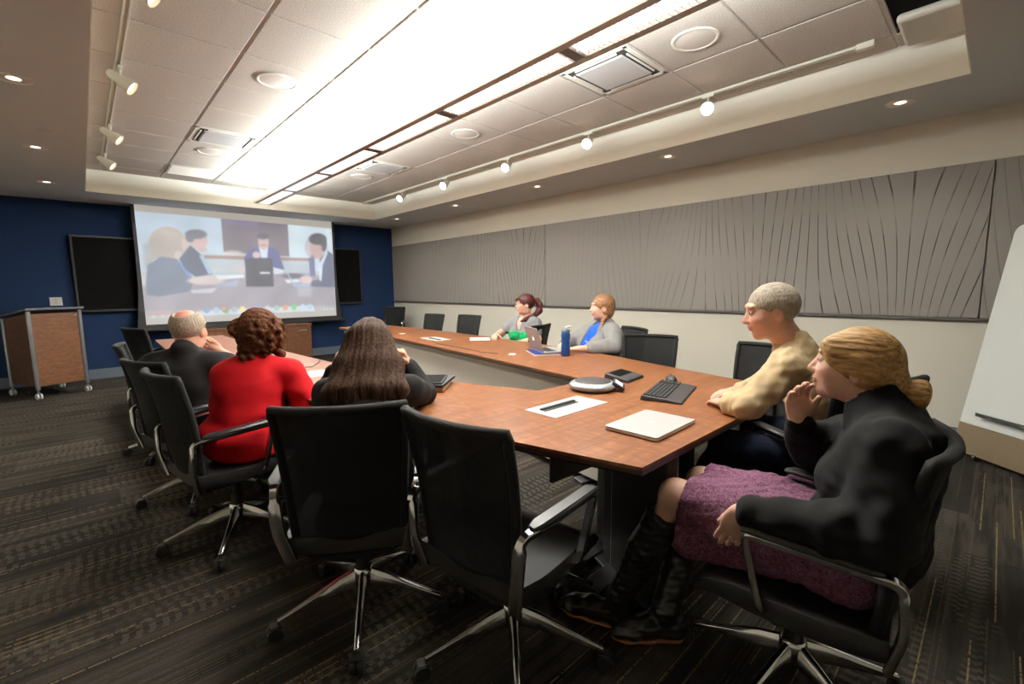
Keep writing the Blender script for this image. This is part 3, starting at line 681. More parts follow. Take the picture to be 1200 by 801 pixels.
def bwid(v): return .178+.034*min(1, v*1.25)+(.004 if v > .9 else 0)-(.05*(1-v/.1)**2 if v < .1 else 0)
def bpt(u, v, off=0):
    y, z = bprof(v); w = bwid(v); x = (u*2-1)*w
    return (x, y-.045*(1-(x/w)**2)*(.4+.6*min(1, v*2))+.02+off, z)
def make_chair():
    t = thing('conference_chair', '', 'chair', (0, 0, 0), 0, 'black conference chairs around the table')
    def lo(name, f, m, p=t, **k): return obj(name, f, m, p, world=False, **k)
    # seat: rounded cushion with a waterfall front
    def seat_pt(u, v, top):
        a = (u*2-1); y = -.235+v*.475
        w = .228*(1-.10*max(0, (v-.75)/.25)**2)-.012*max(0, (.2-v)/.2)
        z = .452+.010*a*a-.012*math.sin(PI*min(1, v*1.1))-.045*max(0, (v-.72)/.28)**2
        return (a*w, y, z if top else z-.062+.02*max(0, (v-.72)/.28))
    f = MB(); nu, nv = 13, 17
    rim = [(i/(nu-1), 0) for i in range(nu)]+[(1, j/(nv-1)) for j in range(1, nv)]+[(i/(nu-1), 1) for i in range(nu-2, -1, -1)]+[(0, j/(nv-1)) for j in range(nv-2, 0, -1)]
    f.grid(lambda u, v: seat_pt(u, v, True), nu, nv); f.grid(lambda u, v: seat_pt(1-u, v, False), nu, nv)
    n = len(rim); top_ = [seat_pt(u, v, True) for u, v in rim]; bot_ = [seat_pt(u, v, False) for u, v in rim]
    mid = [((a[0]+b_[0])/2*1.035, (a[1]+b_[1])/2+(.012 if v == 1 else -.004 if v == 0 else 0), (a[2]+b_[2])/2) for a, b_, (u, v) in zip(top_, bot_, rim)]
    f.add(top_+mid+bot_, [(n+i, n+(i+1) % n, (i+1) % n, i) for i in range(n)]+[(2*n+i, 2*n+(i+1) % n, n+(i+1) % n, n+i) for i in range(n)])
    lo('seat', f, M['leather'], smooth=70)
    f = MB(); f.b2((-.17, -.17, .375), (.17, .15, .396)); f.b2((-.09, -.14, .325), (.09, .12, .378)); lo('seat_mechanism', f, M['rubber'], bevel=.008)
    f = MB(); f.tube([(.10, .03, .36), (.20, .04, .362), (.27, .035, .366)], .006, 8); f.box((.275, .035, .366), (.05, .022, .010)); lo('tilt_lever', f, M['chrome'])
    # back: taut mesh inside a padded frame
    f = MB(); f.grid(lambda u, v: bpt(u, v, .006), 13, 17); f.grid(lambda u, v: bpt(1-u, v, -.006), 13, 17); b_ = lo('backrest', f, M['chair_mesh'], smooth=70)
    loop = [bpt(0, v/16) for v in range(17)]+[bpt(u/8, 1) for u in range(1, 8)]+[bpt(1, 1-v/16) for v in range(17)]+[bpt(1-u/8, 0) for u in range(1, 8)]
    f = MB(); path = [V(p) for p in loop]; k = len(path); vs = []; nn = 8
    for i, p in enumerate(path):
        tg = (path[(i+1) % k]-path[i-1]).normalized(); nrm = V((0, 1, .2)); sd = tg.cross(nrm).normalized(); u = sd.cross(tg).normalized()
        vs += [p+sd*(.015*math.cos(2*PI*j/nn))+u*(.017*math.sin(2*PI*j/nn)) for j in range(nn)]
    f.add(vs, [(i*nn+j, i*nn+(j+1) % nn, ((i+1) % k)*nn+(j+1) % nn, ((i+1) % k)*nn+j) for i in range(k) for j in range(nn)]); lo('back_frame', f, M['chair_fabric'], b_, smooth=70)
    # arms: flat polished loop with a black pad
    def arc(pts, r=.03, n=5):
        pts = [V(p) for p in pts]; o = [pts[0]]
        for i in range(1, len(pts)-1):
            a, b2, c = pts[i-1], pts[i], pts[i+1]; p = b2+(a-b2).normalized()*r; q = b2+(c-b2).normalized()*r
            for j in range(n+1): s = j/n; o.append(p*(1-s)**2+b2*(2*s*(1-s))+q*s*s)
        return o+[pts[-1]]
    for s in (-1, 1):
        path = arc([(s*.198, -.238, .378), (s*.226, -.262, .50), (s*.236, -.254, .630), (s*.254, -.19, .640), (s*.274, .095, .655), (s*.246, .048, .425), (s*.165, .03, .392)], .032)
        wd = []
        for i, p in enumerate(path): wd.append(1.5 if p.y < -.232 and p.z < .6 else 1.0)
        f = MB(); vs = []; pr_ = [(-.0135, -.0055), (-.011, -.0085), (.011, -.0085), (.0135, -.0055), (.0135, .0055), (.011, .0085), (-.011, .0085), (-.0135, .0055)]; nn = 8
        for i, p in enumerate(path):
            tg = (path[min(i+1, len(path)-1)]-path[max(i-1, 0)]).normalized(); sd = V((s, 0, 0)); sd = (sd-tg*sd.dot(tg)).normalized(); u = sd.cross(tg).normalized()
            vs += [p+sd*(a*wd[i])+u*(c*1.25) for a, c in pr_]
        fs = [(i*nn+j, i*nn+(j+1) % nn, (i+1)*nn+(j+1) % nn, (i+1)*nn+j) for i in range(len(path)-1) for j in range(nn)]+[tuple(range(nn-1, -1, -1)), tuple(range((len(path)-1)*nn, len(path)*nn))]
        if s < 0: fs = [tuple(reversed(q)) for q in fs]
        f.add(vs, fs); a_ = lo('armrest', f, M['chrome'], smooth=50)
        f = MB(); f.sweep([(s*.246, -.215, .650), (s*.252, -.19, .655), (s*.262, -.05, .662), (s*.271, .075, .670), (s*.272, .102, .665)], [(-.021, -.008), (-.024, .002), (-.018, .010), (.018, .010), (.024, .002), (.021, -.008)], scale=[.6, 1, 1, 1, .6]); lo('arm_pad', f, M['pad'], a_, smooth=50)
    f = MB(); f.cyl((0, 0, .12), (0, 0, .25), .029, n=24); f.cyl((0, 0, .25), (0, 0, .34), .022, n=24); lo('gas_column', f, M['rubber'])
    f = MB(); f.lathe([(.0005, .188), (.034, .188), (.040, .180), (.042, .125), (.034, .108), (.0005, .108)], n=28); lo('hub', f, M['chrome'], smooth=40)
    for i in range(5):
        f = MB(); ps = [(0, .030, .150), (0, .10, .138), (0, .18, .116), (0, .26, .092), (0, .325, .072)]; hh = [.034, .027, .018, .012, .009]; ww = [.019, .018, .016, .014, .012]; vs = []
        for p, h, w in zip(ps, hh, ww): vs += [(-w, p[1], p[2]-h), (w, p[1], p[2]-h), (w*.8, p[1], p[2]+h*.5), (w*.35, p[1], p[2]+h), (-w*.35, p[1], p[2]+h), (-w*.8, p[1], p[2]+h*.5)]
        f.add(vs, [(a*6+j, a*6+(j+1) % 6, (a+1)*6+(j+1) % 6, (a+1)*6+j) for a in range(4) for j in range(6)]+[(5, 4, 3, 2, 1, 0), (24, 25, 26, 27, 28, 29)])
        l = lo('leg', f, M['chrome'], bevel=.002); l.rotation_euler = (0, 0, i*2*PI/5)
        f = MB(); f.cyl((0, .32, .07), (0, .32, .045), .007, n=10)
        for q in (-1, 1): f.cyl((q*.006, .335, .029), (q*.024, .335, .029), .0285, n=20)
        f.b2((-.02, .312, .040), (.02, .352, .060)); lo('caster', f, M['rubber'], l, bevel=.003)
    return t
chair0 = make_chair(); used = [False]
def chair(x, y, face, label, base=None, drop=0., lean=0):
    rz = -math.atan2(face[0], face[1])
    if not used[0]: r = chair0; r.location = (x, y, 0); r.rotation_euler = (0, 0, rz); r['label'] = label; used[0] = True
    else: r = dup(chair0, (x, y, 0), rz, label)
    k = 0
    for c in kids(r):
        nm = c.name.split('.')[0]
        if nm == 'leg':
            if base is not None: c.rotation_euler = (0, 0, math.radians(base)-PI/2-rz+k*2*PI/5)
            k += 1
        elif nm in ('seat', 'seat_mechanism', 'tilt_lever', 'backrest', 'armrest'):
            c.location = (0, 0, -drop)
    return r
def chairs():
    chair(.75, 1.72, (.55, .83), 'black mesh chair seen from behind under the long-haired woman', -120)
    chair(1.045, 1.125, (.99, .14), 'empty black mesh chair in front beside the near table edge', -58)
    chair(1.59, .372, (-.08, 1.), 'black chair under the blonde woman in purple skirt', 95, .025)
    chair(2.49, .54, (.52, .86), 'black chair under the man in khaki shirt', 40)
    chair(.513, 2.738, (.984, .18), 'black mesh chair under the woman in red sweater', -116)
    chair(.485, 3.49, (.93, .37), 'black mesh chair under the balding man', -111, .02)
    chair(.47, 4.62, (.98, -.1), 'empty black chair half hidden just beyond the balding man', 160, .03)
    chair(.62, 6.28, (.93, .36), 'empty black chair at far left beneath the projection screen corner', 170, .0)
    chair(3.70, 5.98, (-.98, -.12), 'empty black chair at far right table edge, nearest the navy wall', 30, .02)
    chair(3.66, 5.05, (-.98, -.10), 'empty black chair at far right table edge beside the ponytailed woman', 40, .0)
    chair(4.50, 8.40, (-.75, -.65), 'black chair parked in the corner of navy and beige walls', 30)
    chair(3.77, 3.88, (-.25, .97), 'black chair under the ponytailed woman in grey top', 20, .05)
    chair(3.74, 2.60, (-.90, .43), 'black chair under the woman in grey cardigan', 20, .03)
    chair(3.21, 1.90, (-.92, -.35), 'empty black mesh chair between grey cardigan woman and wall outlet', 20, .03)
    chair(3.17, 1.13, (-.97, .20), 'empty black chair behind the man in khaki shirt', 50, .03)
chairs()
# ================================================================== PEOPLE: smooth solids meshed by surface nets
def A3(p): return np.array(p, dtype=np.float64)
def nz(v): v = A3(v); return v/(np.linalg.norm(v)+1e-12)
RNG = np.random.RandomState(3)
WK = RNG.normal(size=(14, 3)); WK /= np.linalg.norm(WK, axis=1)[:, None]; WP = RNG.rand(14)*6.28
def wave(X, Y, Z, wl, an=(1, 1, 1)):
    s = 0
    for k, p in zip(WK, WP): s = s+np.sin((X*(k[0]*an[0])+Y*(k[1]*an[1])+Z*(k[2]*an[2]))*(6.28/wl)+p)
    return s/5.5
class Solid:
    def __init__(s): s.p = []
    def add(s, fn, lo, hi, k=.02, op='u'): s.p.append((fn, A3(lo), A3(hi), k, op)); return s
    def cone(s, a, b, ra, rb, k=.02, op='u'):
        a, b = A3(a), A3(b); d = b-a; L2 = d @ d+1e-12; r = max(ra, rb)
        def fn(X, Y, Z):
            x, y, z = X-a[0], Y-a[1], Z-a[2]; t = np.clip((x*d[0]+y*d[1]+z*d[2])/L2, 0, 1)
            return np.sqrt((x-t*d[0])**2+(y-t*d[1])**2+(z-t*d[2])**2)-(ra+(rb-ra)*t)
        return s.add(fn, np.minimum(a, b)-r, np.maximum(a, b)+r, k, op)
    def ell(s, c, r, R=None, k=.02, op='u'):
        c = A3(c); r = A3(r); R = np.eye(3) if R is None else np.asarray(R, float)
        def fn(X, Y, Z):
            x, y, z = X-c[0], Y-c[1], Z-c[2]
            q = [(x*R[0, i]+y*R[1, i]+z*R[2, i]) for i in range(3)]
            k0 = np.sqrt(sum((q[i]/r[i])**2 for i in range(3))); k1 = np.sqrt(sum((q[i]/r[i]**2)**2 for i in range(3)))+1e-9
            return k0*(k0-1)/k1
        e = np.sqrt(((R*r[None, :])**2).sum(1)); return s.add(fn, c-e, c+e, k, op)
    def chain(s, pts, rs, k=.02, op='u'):
        for i in range(len(pts)-1): s.cone(pts[i], pts[i+1], rs[i], rs[i+1], k, op)
        return s
    def plane(s, p, n, k=.004):
        """keep only the side the normal points away from"""
        p = A3(p); n = nz(n)
        return s.add(lambda X, Y, Z: (X-p[0])*n[0]+(Y-p[1])*n[1]+(Z-p[2])*n[2], (-1e3,)*3, (1e3,)*3, k, 'i')
    def warp(s, fn): return s.add(fn, (-1e3,)*3, (1e3,)*3, 0, 'd')
    def bounds(s):
        u = [q for q in s.p if q[4] == 'u']; return np.min([q[1] for q in u], 0)-.02, np.max([q[2] for q in u], 0)+.02
    def field(s, lo, n, h):
        ax = [lo[i]+h*np.arange(n[i]) for i in range(3)]; D = np.full(tuple(n), 1.0)
        for fn, a, b, k, op in s.p:
            if op == 'd': D += fn(ax[0][:, None, None], ax[1][None, :, None], ax[2][None, None, :]); continue
            pad = max(k*1.2, 0)+2.5*h+.012; sl = []
            for i in range(3):
                i0 = max(0, int(math.floor((max(a[i], -99)-pad-lo[i])/h))); i1 = min(n[i], int(math.ceil((min(b[i], 99)+pad-lo[i])/h))+1); sl.append(slice(i0, max(i0, i1)))
            if any(q.stop <= q.start for q in sl): continue
            v = fn(ax[0][sl[0]][:, None, None], ax[1][sl[1]][None, :, None], ax[2][sl[2]][None, None, :]); o = D[tuple(sl)]
            kk = max(k, 1e-6)
            if op == 'u': t = np.clip(.5+.5*(o-v)/kk, 0, 1); r = o*(1-t)+v*t-kk*t*(1-t)
            elif op == 's': v = -v; t = np.clip(.5-.5*(o-v)/kk, 0, 1); r = o*(1-t)+v*t+kk*t*(1-t)
            else: t = np.clip(.5-.5*(o-v)/kk, 0, 1); r = o*(1-t)+v*t+kk*t*(1-t)
            D[tuple(sl)] = r
        return D
    def net(s, h, lo=None, hi=None):
        a, b = s.bounds(); lo = a if lo is None else A3(lo); hi = b if hi is None else A3(hi)
        n = np.maximum(3, np.ceil((hi-lo)/h).astype(int)+2)
        return surfnet(s.field(lo, n, h), lo, h)
def surfnet(D, lo, h):
    D = D.copy(); D[0] = D[-1] = 1; D[:, 0] = D[:, -1] = 1; D[:, :, 0] = D[:, :, -1] = 1     # close the box
    S = D < 0; nx, ny, nz_ = D.shape; sh = (nx-1, ny-1, nz_-1)
    P = np.zeros(sh+(3,), np.float32); C = np.zeros(sh, np.int32); E = []
    I = np.indices(D.shape).astype(np.float32)
    for a in range(3):
        s0 = [slice(None)]*3; s1 = [slice(None)]*3; s0[a] = slice(0, -1); s1[a] = slice(1, None); s0, s1 = tuple(s0), tuple(s1)
        x = S[s0] != S[s1]; w = np.argwhere(x); d0 = D[s0][x]; d1 = D[s1][x]; t = d0/(d0-d1)
        pos = w.astype(np.float32); pos[:, a] += t; E.append((a, w, S[s0][x]))
        b, c = (a+1) % 3, (a+2) % 3
        for db in (0, -1):
            for dc in (0, -1):
                q = w.copy(); q[:, b] += db; q[:, c] += dc
                ok = np.all((q >= 0) & (q < np.array(sh)), 1); q = q[ok]
                np.add.at(P, (q[:, 0], q[:, 1], q[:, 2]), pos[ok]); np.add.at(C, (q[:, 0], q[:, 1], q[:, 2]), 1)
    m = C > 0; idx = np.full(sh, -1, np.int64); idx[m] = np.arange(m.sum()); vs = P[m]/C[m][:, None]*h+lo
    F_ = []
    for a, w, ins in E:
        b, c = (a+1) % 3, (a+2) % 3; q = []
        ok = (w[:, b] > 0) & (w[:, c] > 0) & (w[:, b] < sh[b]) & (w[:, c] < sh[c]); w = w[ok]; ins = ins[ok]
        for db, dc in ((-1, -1), (0, -1), (0, 0), (-1, 0)):
            z = w.copy(); z[:, b] += db; z[:, c] += dc; q.append(idx[z[:, 0], z[:, 1], z[:, 2]])
        q = np.stack(q, 1); q[~ins] = q[~ins][:, ::-1]; F_.append(q)
    return vs, np.concatenate(F_)
def npmesh(name, parts, colour=None):
    vs = []; fs = []; o = 0
    for v, f in parts: vs.append(v); fs.append(f+o); o += len(v)
    v = np.concatenate(vs); f = np.concatenate(fs)
    me = bpy.data.meshes.new(name); me.vertices.add(len(v)); me.vertices.foreach_set('co', v.astype(np.float32).ravel())
    me.loops.add(f.size); me.loops.foreach_set('vertex_index', f.astype(np.int32).ravel()); me.polygons.add(len(f))
    me.polygons.foreach_set('loop_start', np.arange(0, f.size, 4, dtype=np.int32)); me.polygons.foreach_set('loop_total', np.full(len(f), 4, np.int32))
    me.update(calc_edges=True); me.validate(); me.polygons.foreach_set('use_smooth', np.ones(len(me.polygons), bool))
    if colour is not None:
        c = np.ones((len(v), 4), np.float32); c[:, :3] = colour(v); a = me.color_attributes.new('Col', 'FLOAT_COLOR', 'POINT'); a.data.foreach_set('color', c.ravel())
    return me
def frame(f, up=(0, 0, 1)):
    f = nz(f); r = nz(np.cross(f, A3(up))); u = np.cross(r, f); return np.stack([r, f, u], 1)      # columns right, forward, up

M['skin'] = attr_mat('skin', .5, .35, .06, 500, .0006, var=.07, vscale=40, sss=.06)
M['eye'] = attr_mat('eye', .12, .5)
M['nail'] = plain('nail', lin(206, 150, 132), .3)

def head_solid(c, R, s=1.0, female=True):
    S = Solid(); P = lambda x, y, z: A3(c)+R @ (A3((x, y, z))*s)
    e = lambda p, r, k=.02, op='u', Q=None: S.ell(P(*p), A3(r)*s, R if Q is None else Q, k*s, op)
    e((0, -.012, .035), (.073, .092, .086)); e((0, .02, .0), (.066, .076, .085), .03)
    jw = .050 if female else .056
    e((0, .032, -.052), (jw, .055, .052), .03); e((0, .066, -.090), (.020, .020, .018), .025)
    for q in (-1, 1):
        e((q*.036, .058, -.018), (.028, .030, .026), .03); e((q*.030, .086, .045), (.030, .012, .010), .02)
        e((q*.032, .099, .016), (.019, .014, .0125), .012, 's')
        e((q*.032, .080, .016), (.0155, .0155, .0145), .004)                       # lids
        e((q*.045, .02, -.062), (.012, .035, .03), .03)
        Q = R @ np.array(Matrix.Rotation(q*-.35, 3, 'Z'))
        e((q*.074, -.012, -.004), (.009, .019, .031), .006, 'u', Q); e((q*.081, -.006, .002), (.005, .010, .017), .004, 's', Q)
    S.cone(P(0, .092, .022), P(0, .111, -.020), .0075*s, .0125*s, .012*s)
    for q in (-1, 1): e((q*.011, .100, -.023), (.009, .010, .0075), .007)
    e((0, .088, -.046), (.026, .016, .010), .012); e((0, .095, -.0495), (.022, .0075, .0055), .004); e((0, .0935, -.0595), (.019, .0075, .0062), .004)
    e((0, .1035, -.0545), (.022, .005, .0012), .002, 's')
    return S
def head_colour(c, R, base, lips, brow, s=1.0, crown=None):
    c = A3(c)
    def fn(v):
        q = ((v-c) @ R)/s; o = np.tile(A3(base), (len(v), 1)); x, y, z = np.abs(q[:, 0]), q[:, 1], q[:, 2]
        def mixin(w, col): o[:] = o*(1-w[:, None])+A3(col)*w[:, None]
        near = np.exp(-((np.linalg.norm(q, axis=1)/.16)**6))
        mixin(near*.30*np.exp(-((x-.045)/.022)**2-((z+.02)/.022)**2)*(y > .03), (base[0]*1.05, base[1]*.62, base[2]*.58))
        mixin(near*.3*np.exp(-(x/.015)**2-((z+.018)/.015)**2)*(y > .09), (base[0], base[1]*.62, base[2]*.55))
        mixin(near*.85*np.exp(-(x/.021)**4-((z+.0545)/.0105)**4)*(y > .075), lips)
        mixin(near*.8*np.exp(-((x-.033)/.020)**4-((z-.040-.10*(x-.033)*(x < .033))/.0045)**2)*(y > .06), brow)
        mixin(near*.55*np.exp(-((x-.032)/.017)**4-((z-.022)/.004)**2)*(y > .07), (.05, .03, .025))
        if crown is not None: mixin(np.clip((z-.05)/.04, 0, 1)*near, crown)
        return o
    return fn
def hand_solid(S, w, d, n, side, curl=(.25, .35, .25), spread=.0, s=1.0, thumb=.5, k=.010, ts=.72):
    """palm, four unequal bent fingers and a thumb off the side of the palm"""
    w, d, n = A3(w), nz(d), nz(n); n = nz(n-d*(n @ d)); t = np.cross(d, n)*(1 if side == 'R' else -1)
    B = np.stack([t, d, n], 1); nails = []
    S.ell(w+d*.047*s, (.040*s, .052*s, .0145*s), B, k); S.ell(w+d*.070*s, (.041*s, .026*s, .0125*s), B, k); S.cone(w-d*.010*s, w+d*.03*s, .025*s, .024*s, .02)
    for i, (o, L, r) in enumerate(((.029, .072, .0088), (.0095, .080, .0090), (-.0105, .074, .0086), (-.029, .058, .0076))):
        p = w+d*(.086-.006*abs(i-1.2))*s+t*o*s; a = 0; dd = nz(d+t*(spread*(1.3-i)*.22))
        rr = [r, r*.95, r*.88, r*.76]; p0 = p-dd*.02*s
        S.cone(p0, p, r*1.05*s, r*1.05*s, .006)
        for j, fr in enumerate((.45, .31, .24)):
            a += curl[j]*(1+.08*i); e = dd*math.cos(a)+n*math.sin(a); q = p+e*L*fr*s; S.cone(p, q, rr[j]*s, rr[j+1]*s, .003); p = q
        up = -dd*math.sin(a-0.)*1.0+n*math.cos(a); nails.append((p-e*.004*s-up*r*.62*s, e, -up, t, r*s))
    p = w+d*.022*s+t*.028*s; e = nz(d*(1.25-.87*ts)+t*ts+n*thumb*.5); q = p+e*.040*s; S.cone(p-e*.01*s, q, .0145*s, .0115*s, .010)
    e2 = nz(e+d*.35+n*thumb*.5); r_ = q+e2*.032*s; S.cone(q, r_, .0112*s, .0088*s, .004); nails.append((r_-e2*.004*s-n*.006*s, e2, nz(-n), nz(np.cross(e2, n)), .009*s))
    return nails, B
def person(J, label, skin, top=None, group=None, female=True, girth=1., hs=1., lips=None, brow=(.08, .05, .03), crown=None, hres=.0052, bres=.011, ts=(.72, .72), hands=True, handres=.0045, curlL=(.3, .4, .3), curlR=(.3, .4, .3), legs=True, thumb=.5):
    base = A3(J['base']); root = thing('person', label, 'person', tuple(base))
    J = {k: (A3(v) if not isinstance(v, str) else v) for k, v in J.items()}
    Rh = frame(J['face'], J.get('headup', A3((0, 0, 1))))
    H = head_solid(J['hd'], Rh, hs, female)
    nkc = J['hd']+Rh @ (A3((0, -.022, -.065))*hs); nr = (.050 if female else .060)
    H.cone(nkc, J['nk'], nr*hs, nr*1.08*hs, .025)
    g = girth; sd = nz(J['shR']-J['shL']); fw = J.get('chestf', None); fw = nz(np.cross(A3((0, 0, 1)), sd)) if fw is None else nz(fw)
    B = Solid(); upv = nz(J['nk']-J['pel']); Rt = np.stack([sd, nz(np.cross(upv, sd)), upv], 1); fwd = Rt[:, 1]
    hipd = nz(J['hpR']-J['hpL'])
    def torso(S, t=0., wide=1.0, bust=None):
        S.ell(J['pel'], A3((.172*g+t, .125*g+t, .125+t)), Rt, .05); S.ell((J['pel']+J['che'])/2-fwd*.005, A3((.150*g+t, .115*g+t, .17+t)), Rt, .06)
        S.ell(J['che'], A3((.158*g+t, .112*g+t, .165+t)), Rt, .06); S.cone(J['shR']-sd*.025, J['shL']+sd*.025, .058+t, .058+t, .05)
        S.cone(J['nk']-upv*.03, (J['shR']+J['shL'])/2-upv*.03, .062+t, .10+t, .05)
        for q in ('shR', 'shL'): S.cone(J['nk']-upv*.015, J[q]+upv*.005, .045+t, .047+t, .035)
        if female:
            for q in (-1, 1): S.ell(J['che']+sd*(q*.075*g)+fwd*(.085*g)+upv*-.03, (.070*g+t, .065*g+t, .07*g+t), Rt, .035)
    def arm(S, q, t=0., upto=1., k=.03):
        a, b, c = J['sh'+q], J['el'+q], J['wr'+q]; gg = .85+.15*g
        S.chain([a, (a+b)/2, b], [.050*gg+t, .046*gg+t, .040*gg+t], k); e = b+(c-b)*upto
        S.chain([b, b+(c-b)*.3*min(1, upto*1.5), e], [.040*gg+t, .039*gg+t, (.026 if upto > .9 else .033)+t+.004*(t > 0)], k)
    def leg(S, q, t=0., k=.04):
        lt = J.get('lt', 0.) if t == 0 else 0.; a, b, c = J['hp'+q], J['kn'+q], J['an'+q]
        S.chain([a, (a+b)/2, b], [.086*g+t, .072*g+t, .055+t], k); cf = b+(c-b)*.32-nz(np.cross(np.cross(c-b, fwd), c-b))*.0; S.chain([b, cf, c], [.053+t-lt, .054+t-lt*2, .036+t-lt], k)
    torso(B)
    for q in 'LR':
        arm(B, q)
        if legs: leg(B, q); B.chain([J['an'+q], J['he'+q]*.9+J['to'+q]*.1+A3((0, 0, .036)), J['to'+q]*.75+J['he'+q]*.25+A3((0, 0, .030))], [.030, .026, .016], .02)
    B.cone(nkc, J['nk'], nr*hs, nr*1.1, .03)
    lo, hi = H.bounds(); parts = [H.net(hres, lo, hi), B.net(bres)]
    nails = []
    if hands:
        for q, cu in (('L', curlL), ('R', curlR)):
            Hd = Solid(); nl, _ = hand_solid(Hd, J['wr'+q], J['hd'+q], J['pn'+q], q, cu, s=.98 if female else 1.06, thumb=thumb, ts=ts[0 if q == 'L' else 1]); nails += nl
            Hd.cone(J['wr'+q], J['wr'+q]+nz(J['el'+q]-J['wr'+q])*.06, .025, .030, .02); parts.append(Hd.net(handres))
    lips = lips or (skin[0]*.85, skin[1]*.45, skin[2]*.42)
    hc = head_colour(J['hd'], Rh, skin, lips, brow, hs, crown)
    me = npmesh('body', parts, hc); bo = link('body', me, M['skin'], root); shift(me, base)
    # eyes
    for q in (-1, 1):
        c = J['hd']+Rh @ (A3((q*.032, .0832, .016))*hs); S = MB(); n = 14
        vs = []; f = []
        rr = .0138*hs
        for i in range(n+1):
            for j in range(n):
                th = PI*i/n; ph = 2*PI*j/n; vs.append((math.sin(th)*math.cos(ph), math.cos(th), math.sin(th)*math.sin(ph)))
        f = [(i*n+j, i*n+(j+1) % n, (i+1)*n+(j+1) % n, (i+1)*n+j) for i in range(n) for j in range(n)]
        v = A3(vs); col = np.where((v[:, 1] > .93)[:, None], A3((.004, .004, .004)), np.where((v[:, 1] > .72)[:, None], A3((.06, .07, .06)), A3((.72, .68, .64))))
        w = (v*rr*A3((.92, 1, .62))) @ Rh.T+c
        me = npmesh('eye', [(w, np.array(f))], lambda _v, cc=col: cc); link('eye', me, M['eye'], root); shift(me, base)
    return root, J, Rh, torso, arm, leg, dict(Rt=Rt, sd=sd, fwd=fwd, up=upv, nails=nails, base=base, H=lambda x, y, z: J['hd']+Rh @ (A3((x, y, z))*hs), hs=hs)
def shift(me, base):
    n = len(me.vertices); a = np.empty(n*3, np.float32); me.vertices.foreach_get('co', a); a = a.reshape(-1, 3)-np.asarray(base, np.float32); me.vertices.foreach_set('co', a.ravel()); me.update()
def wear(name, S, h, mat, root, base, label=None, colour=None):
    me = npmesh(name, [S.net(h)], colour); o = link(name, me, mat, root); shift(me, base)
    if label: o['label'] = label
    return o
def folds(amp, wl, an=(1, 1, 1)): return lambda X, Y, Z: amp*wave(X, Y, Z, wl, an)
def cloth(name, c, rough=.85, bump=.25, bscale=500, var=.15, sheen=.0):
    m = plain(name, c, rough, 0, .2, var, 25, bump, bscale, .001)
    m.node_tree.nodes['Principled BSDF'].inputs['Sheen Weight'].default_value = sheen
    return m
def hair_mat(name, c0, c1, sc=(60, 60, 6), rough=.42, spec=.3):
    m, nt, b, out = new_mat(name); g = G(nt); co = g.map(g.coord(), sc); n = g.noise(co, 1.6, 3, .6, .3)
    nt.links.new(g.ramp(n, [(.3, c0), (.68, c1)]), b.inputs['Base Color']); b.inputs['Roughness'].default_value = rough; b.inputs['Specular IOR Level'].default_value = spec
    nt.links.new(g.bump(n, .7, .004), b.inputs['Normal']); return m
def strands(ctr, axis, freq, amp, wob=3.):
    """ridges running down from the crown"""
    c = A3(ctr); a = nz(axis); x = nz(np.cross(a, (.3, .9, .1))); y = np.cross(a, x)
    def fn(X, Y, Z):
        p, q, r = X-c[0], Y-c[1], Z-c[2]; u = p*x[0]+q*x[1]+r*x[2]; v = p*y[0]+q*y[1]+r*y[2]; w = p*a[0]+q*a[1]+r*a[2]
        th = np.arctan2(v, u); return amp*(np.sin(freq*th+wob*np.sin(w*14))+.6*np.sin(freq*2.3*th+1+wob*np.sin(w*9)))
    return fn
def shell(S, H, hs, R, t, face=True, k=.012):
    """hair close to the skull, open at the face and ears"""
    S.ell(H(0, -.014, .040), A3((.076+t, .094+t, .086+t))*hs, R, k)
    return S
def cutface(S, H, hs, R, hl=.072, w=.062, depth=.06):
    S.ell(H(0, .125, hl-.12), A3((w, depth+.03, .118))*hs, R, .012, 's'); return S
# ================================================================== THE PEOPLE
SK = lin(222, 172, 146); SK2 = lin(214, 158, 132)
def boots(S, J, q, h=.40):
    kn, an, he, to = J['kn'+q], J['an'+q], J['he'+q], J['to'+q]
    top_ = an+(kn-an)*.80; S.chain([top_, an+(kn-an)*.5, an], [.067, .062, .046], .03)
    S.chain([an, he+A3((0, 0, .045))], [.043, .040], .03); m_ = (he+to)/2
    S.chain([he+A3((0, 0, .045)), m_+A3((0, 0, .048)), to*.8+he*.2+A3((0, 0, .034)), to+A3((0, 0, .024))], [.040, .040, .038, .023], .03)
    S.plane(he+A3((0, 0, .012)), (0, 0, -1), .004); S.plane(top_+(kn-an)*.02, kn-an, .004)
def shoe(S, J, q):
    he, to = J['he'+q], J['to'+q]
    S.chain([he+A3((0, 0, .045)), (he+to)/2+A3((0, 0, .045)), to+A3((0, 0, .030))], [.042, .044, .032], .03); S.cone(J['an'+q]-A3((0, 0, .02)), he+A3((0, 0, .05)), .043, .042, .03); S.plane(he+A3((0, 0, .003)), (0, 0, -1), .003)
M['black_fleece'] = cloth('black_fleece', (.0068, .0066, .0066), .95, .35, 700, .2)
M['black_knit'] = cloth('black_knit', (.012, .011, .011), .9, .3, 500, .2)
M['red_knit'] = cloth('red_knit', lin(205, 14, 24), .85, .2, 600, .08)
M['grey_tee'] = cloth('grey_tee', lin(122, 122, 124), .9, .2, 500, .1)
M['grey_knit'] = cloth('grey_cardigan', lin(122, 120, 118), .9, .3, 400, .12)
M['khaki'] = cloth('khaki_shirt', lin(190, 164, 124), .9, .2, 300, .16)
M['denim'] = cloth('dark_denim', lin(26, 32, 50), .9, .3, 600, .2)
M['trouser'] = cloth('dark_trousers', lin(30, 29, 31), .9, .2, 500, .15)
M['green'] = cloth('green_fabric', lin(20, 150, 84), .8, .2, 400, .15)
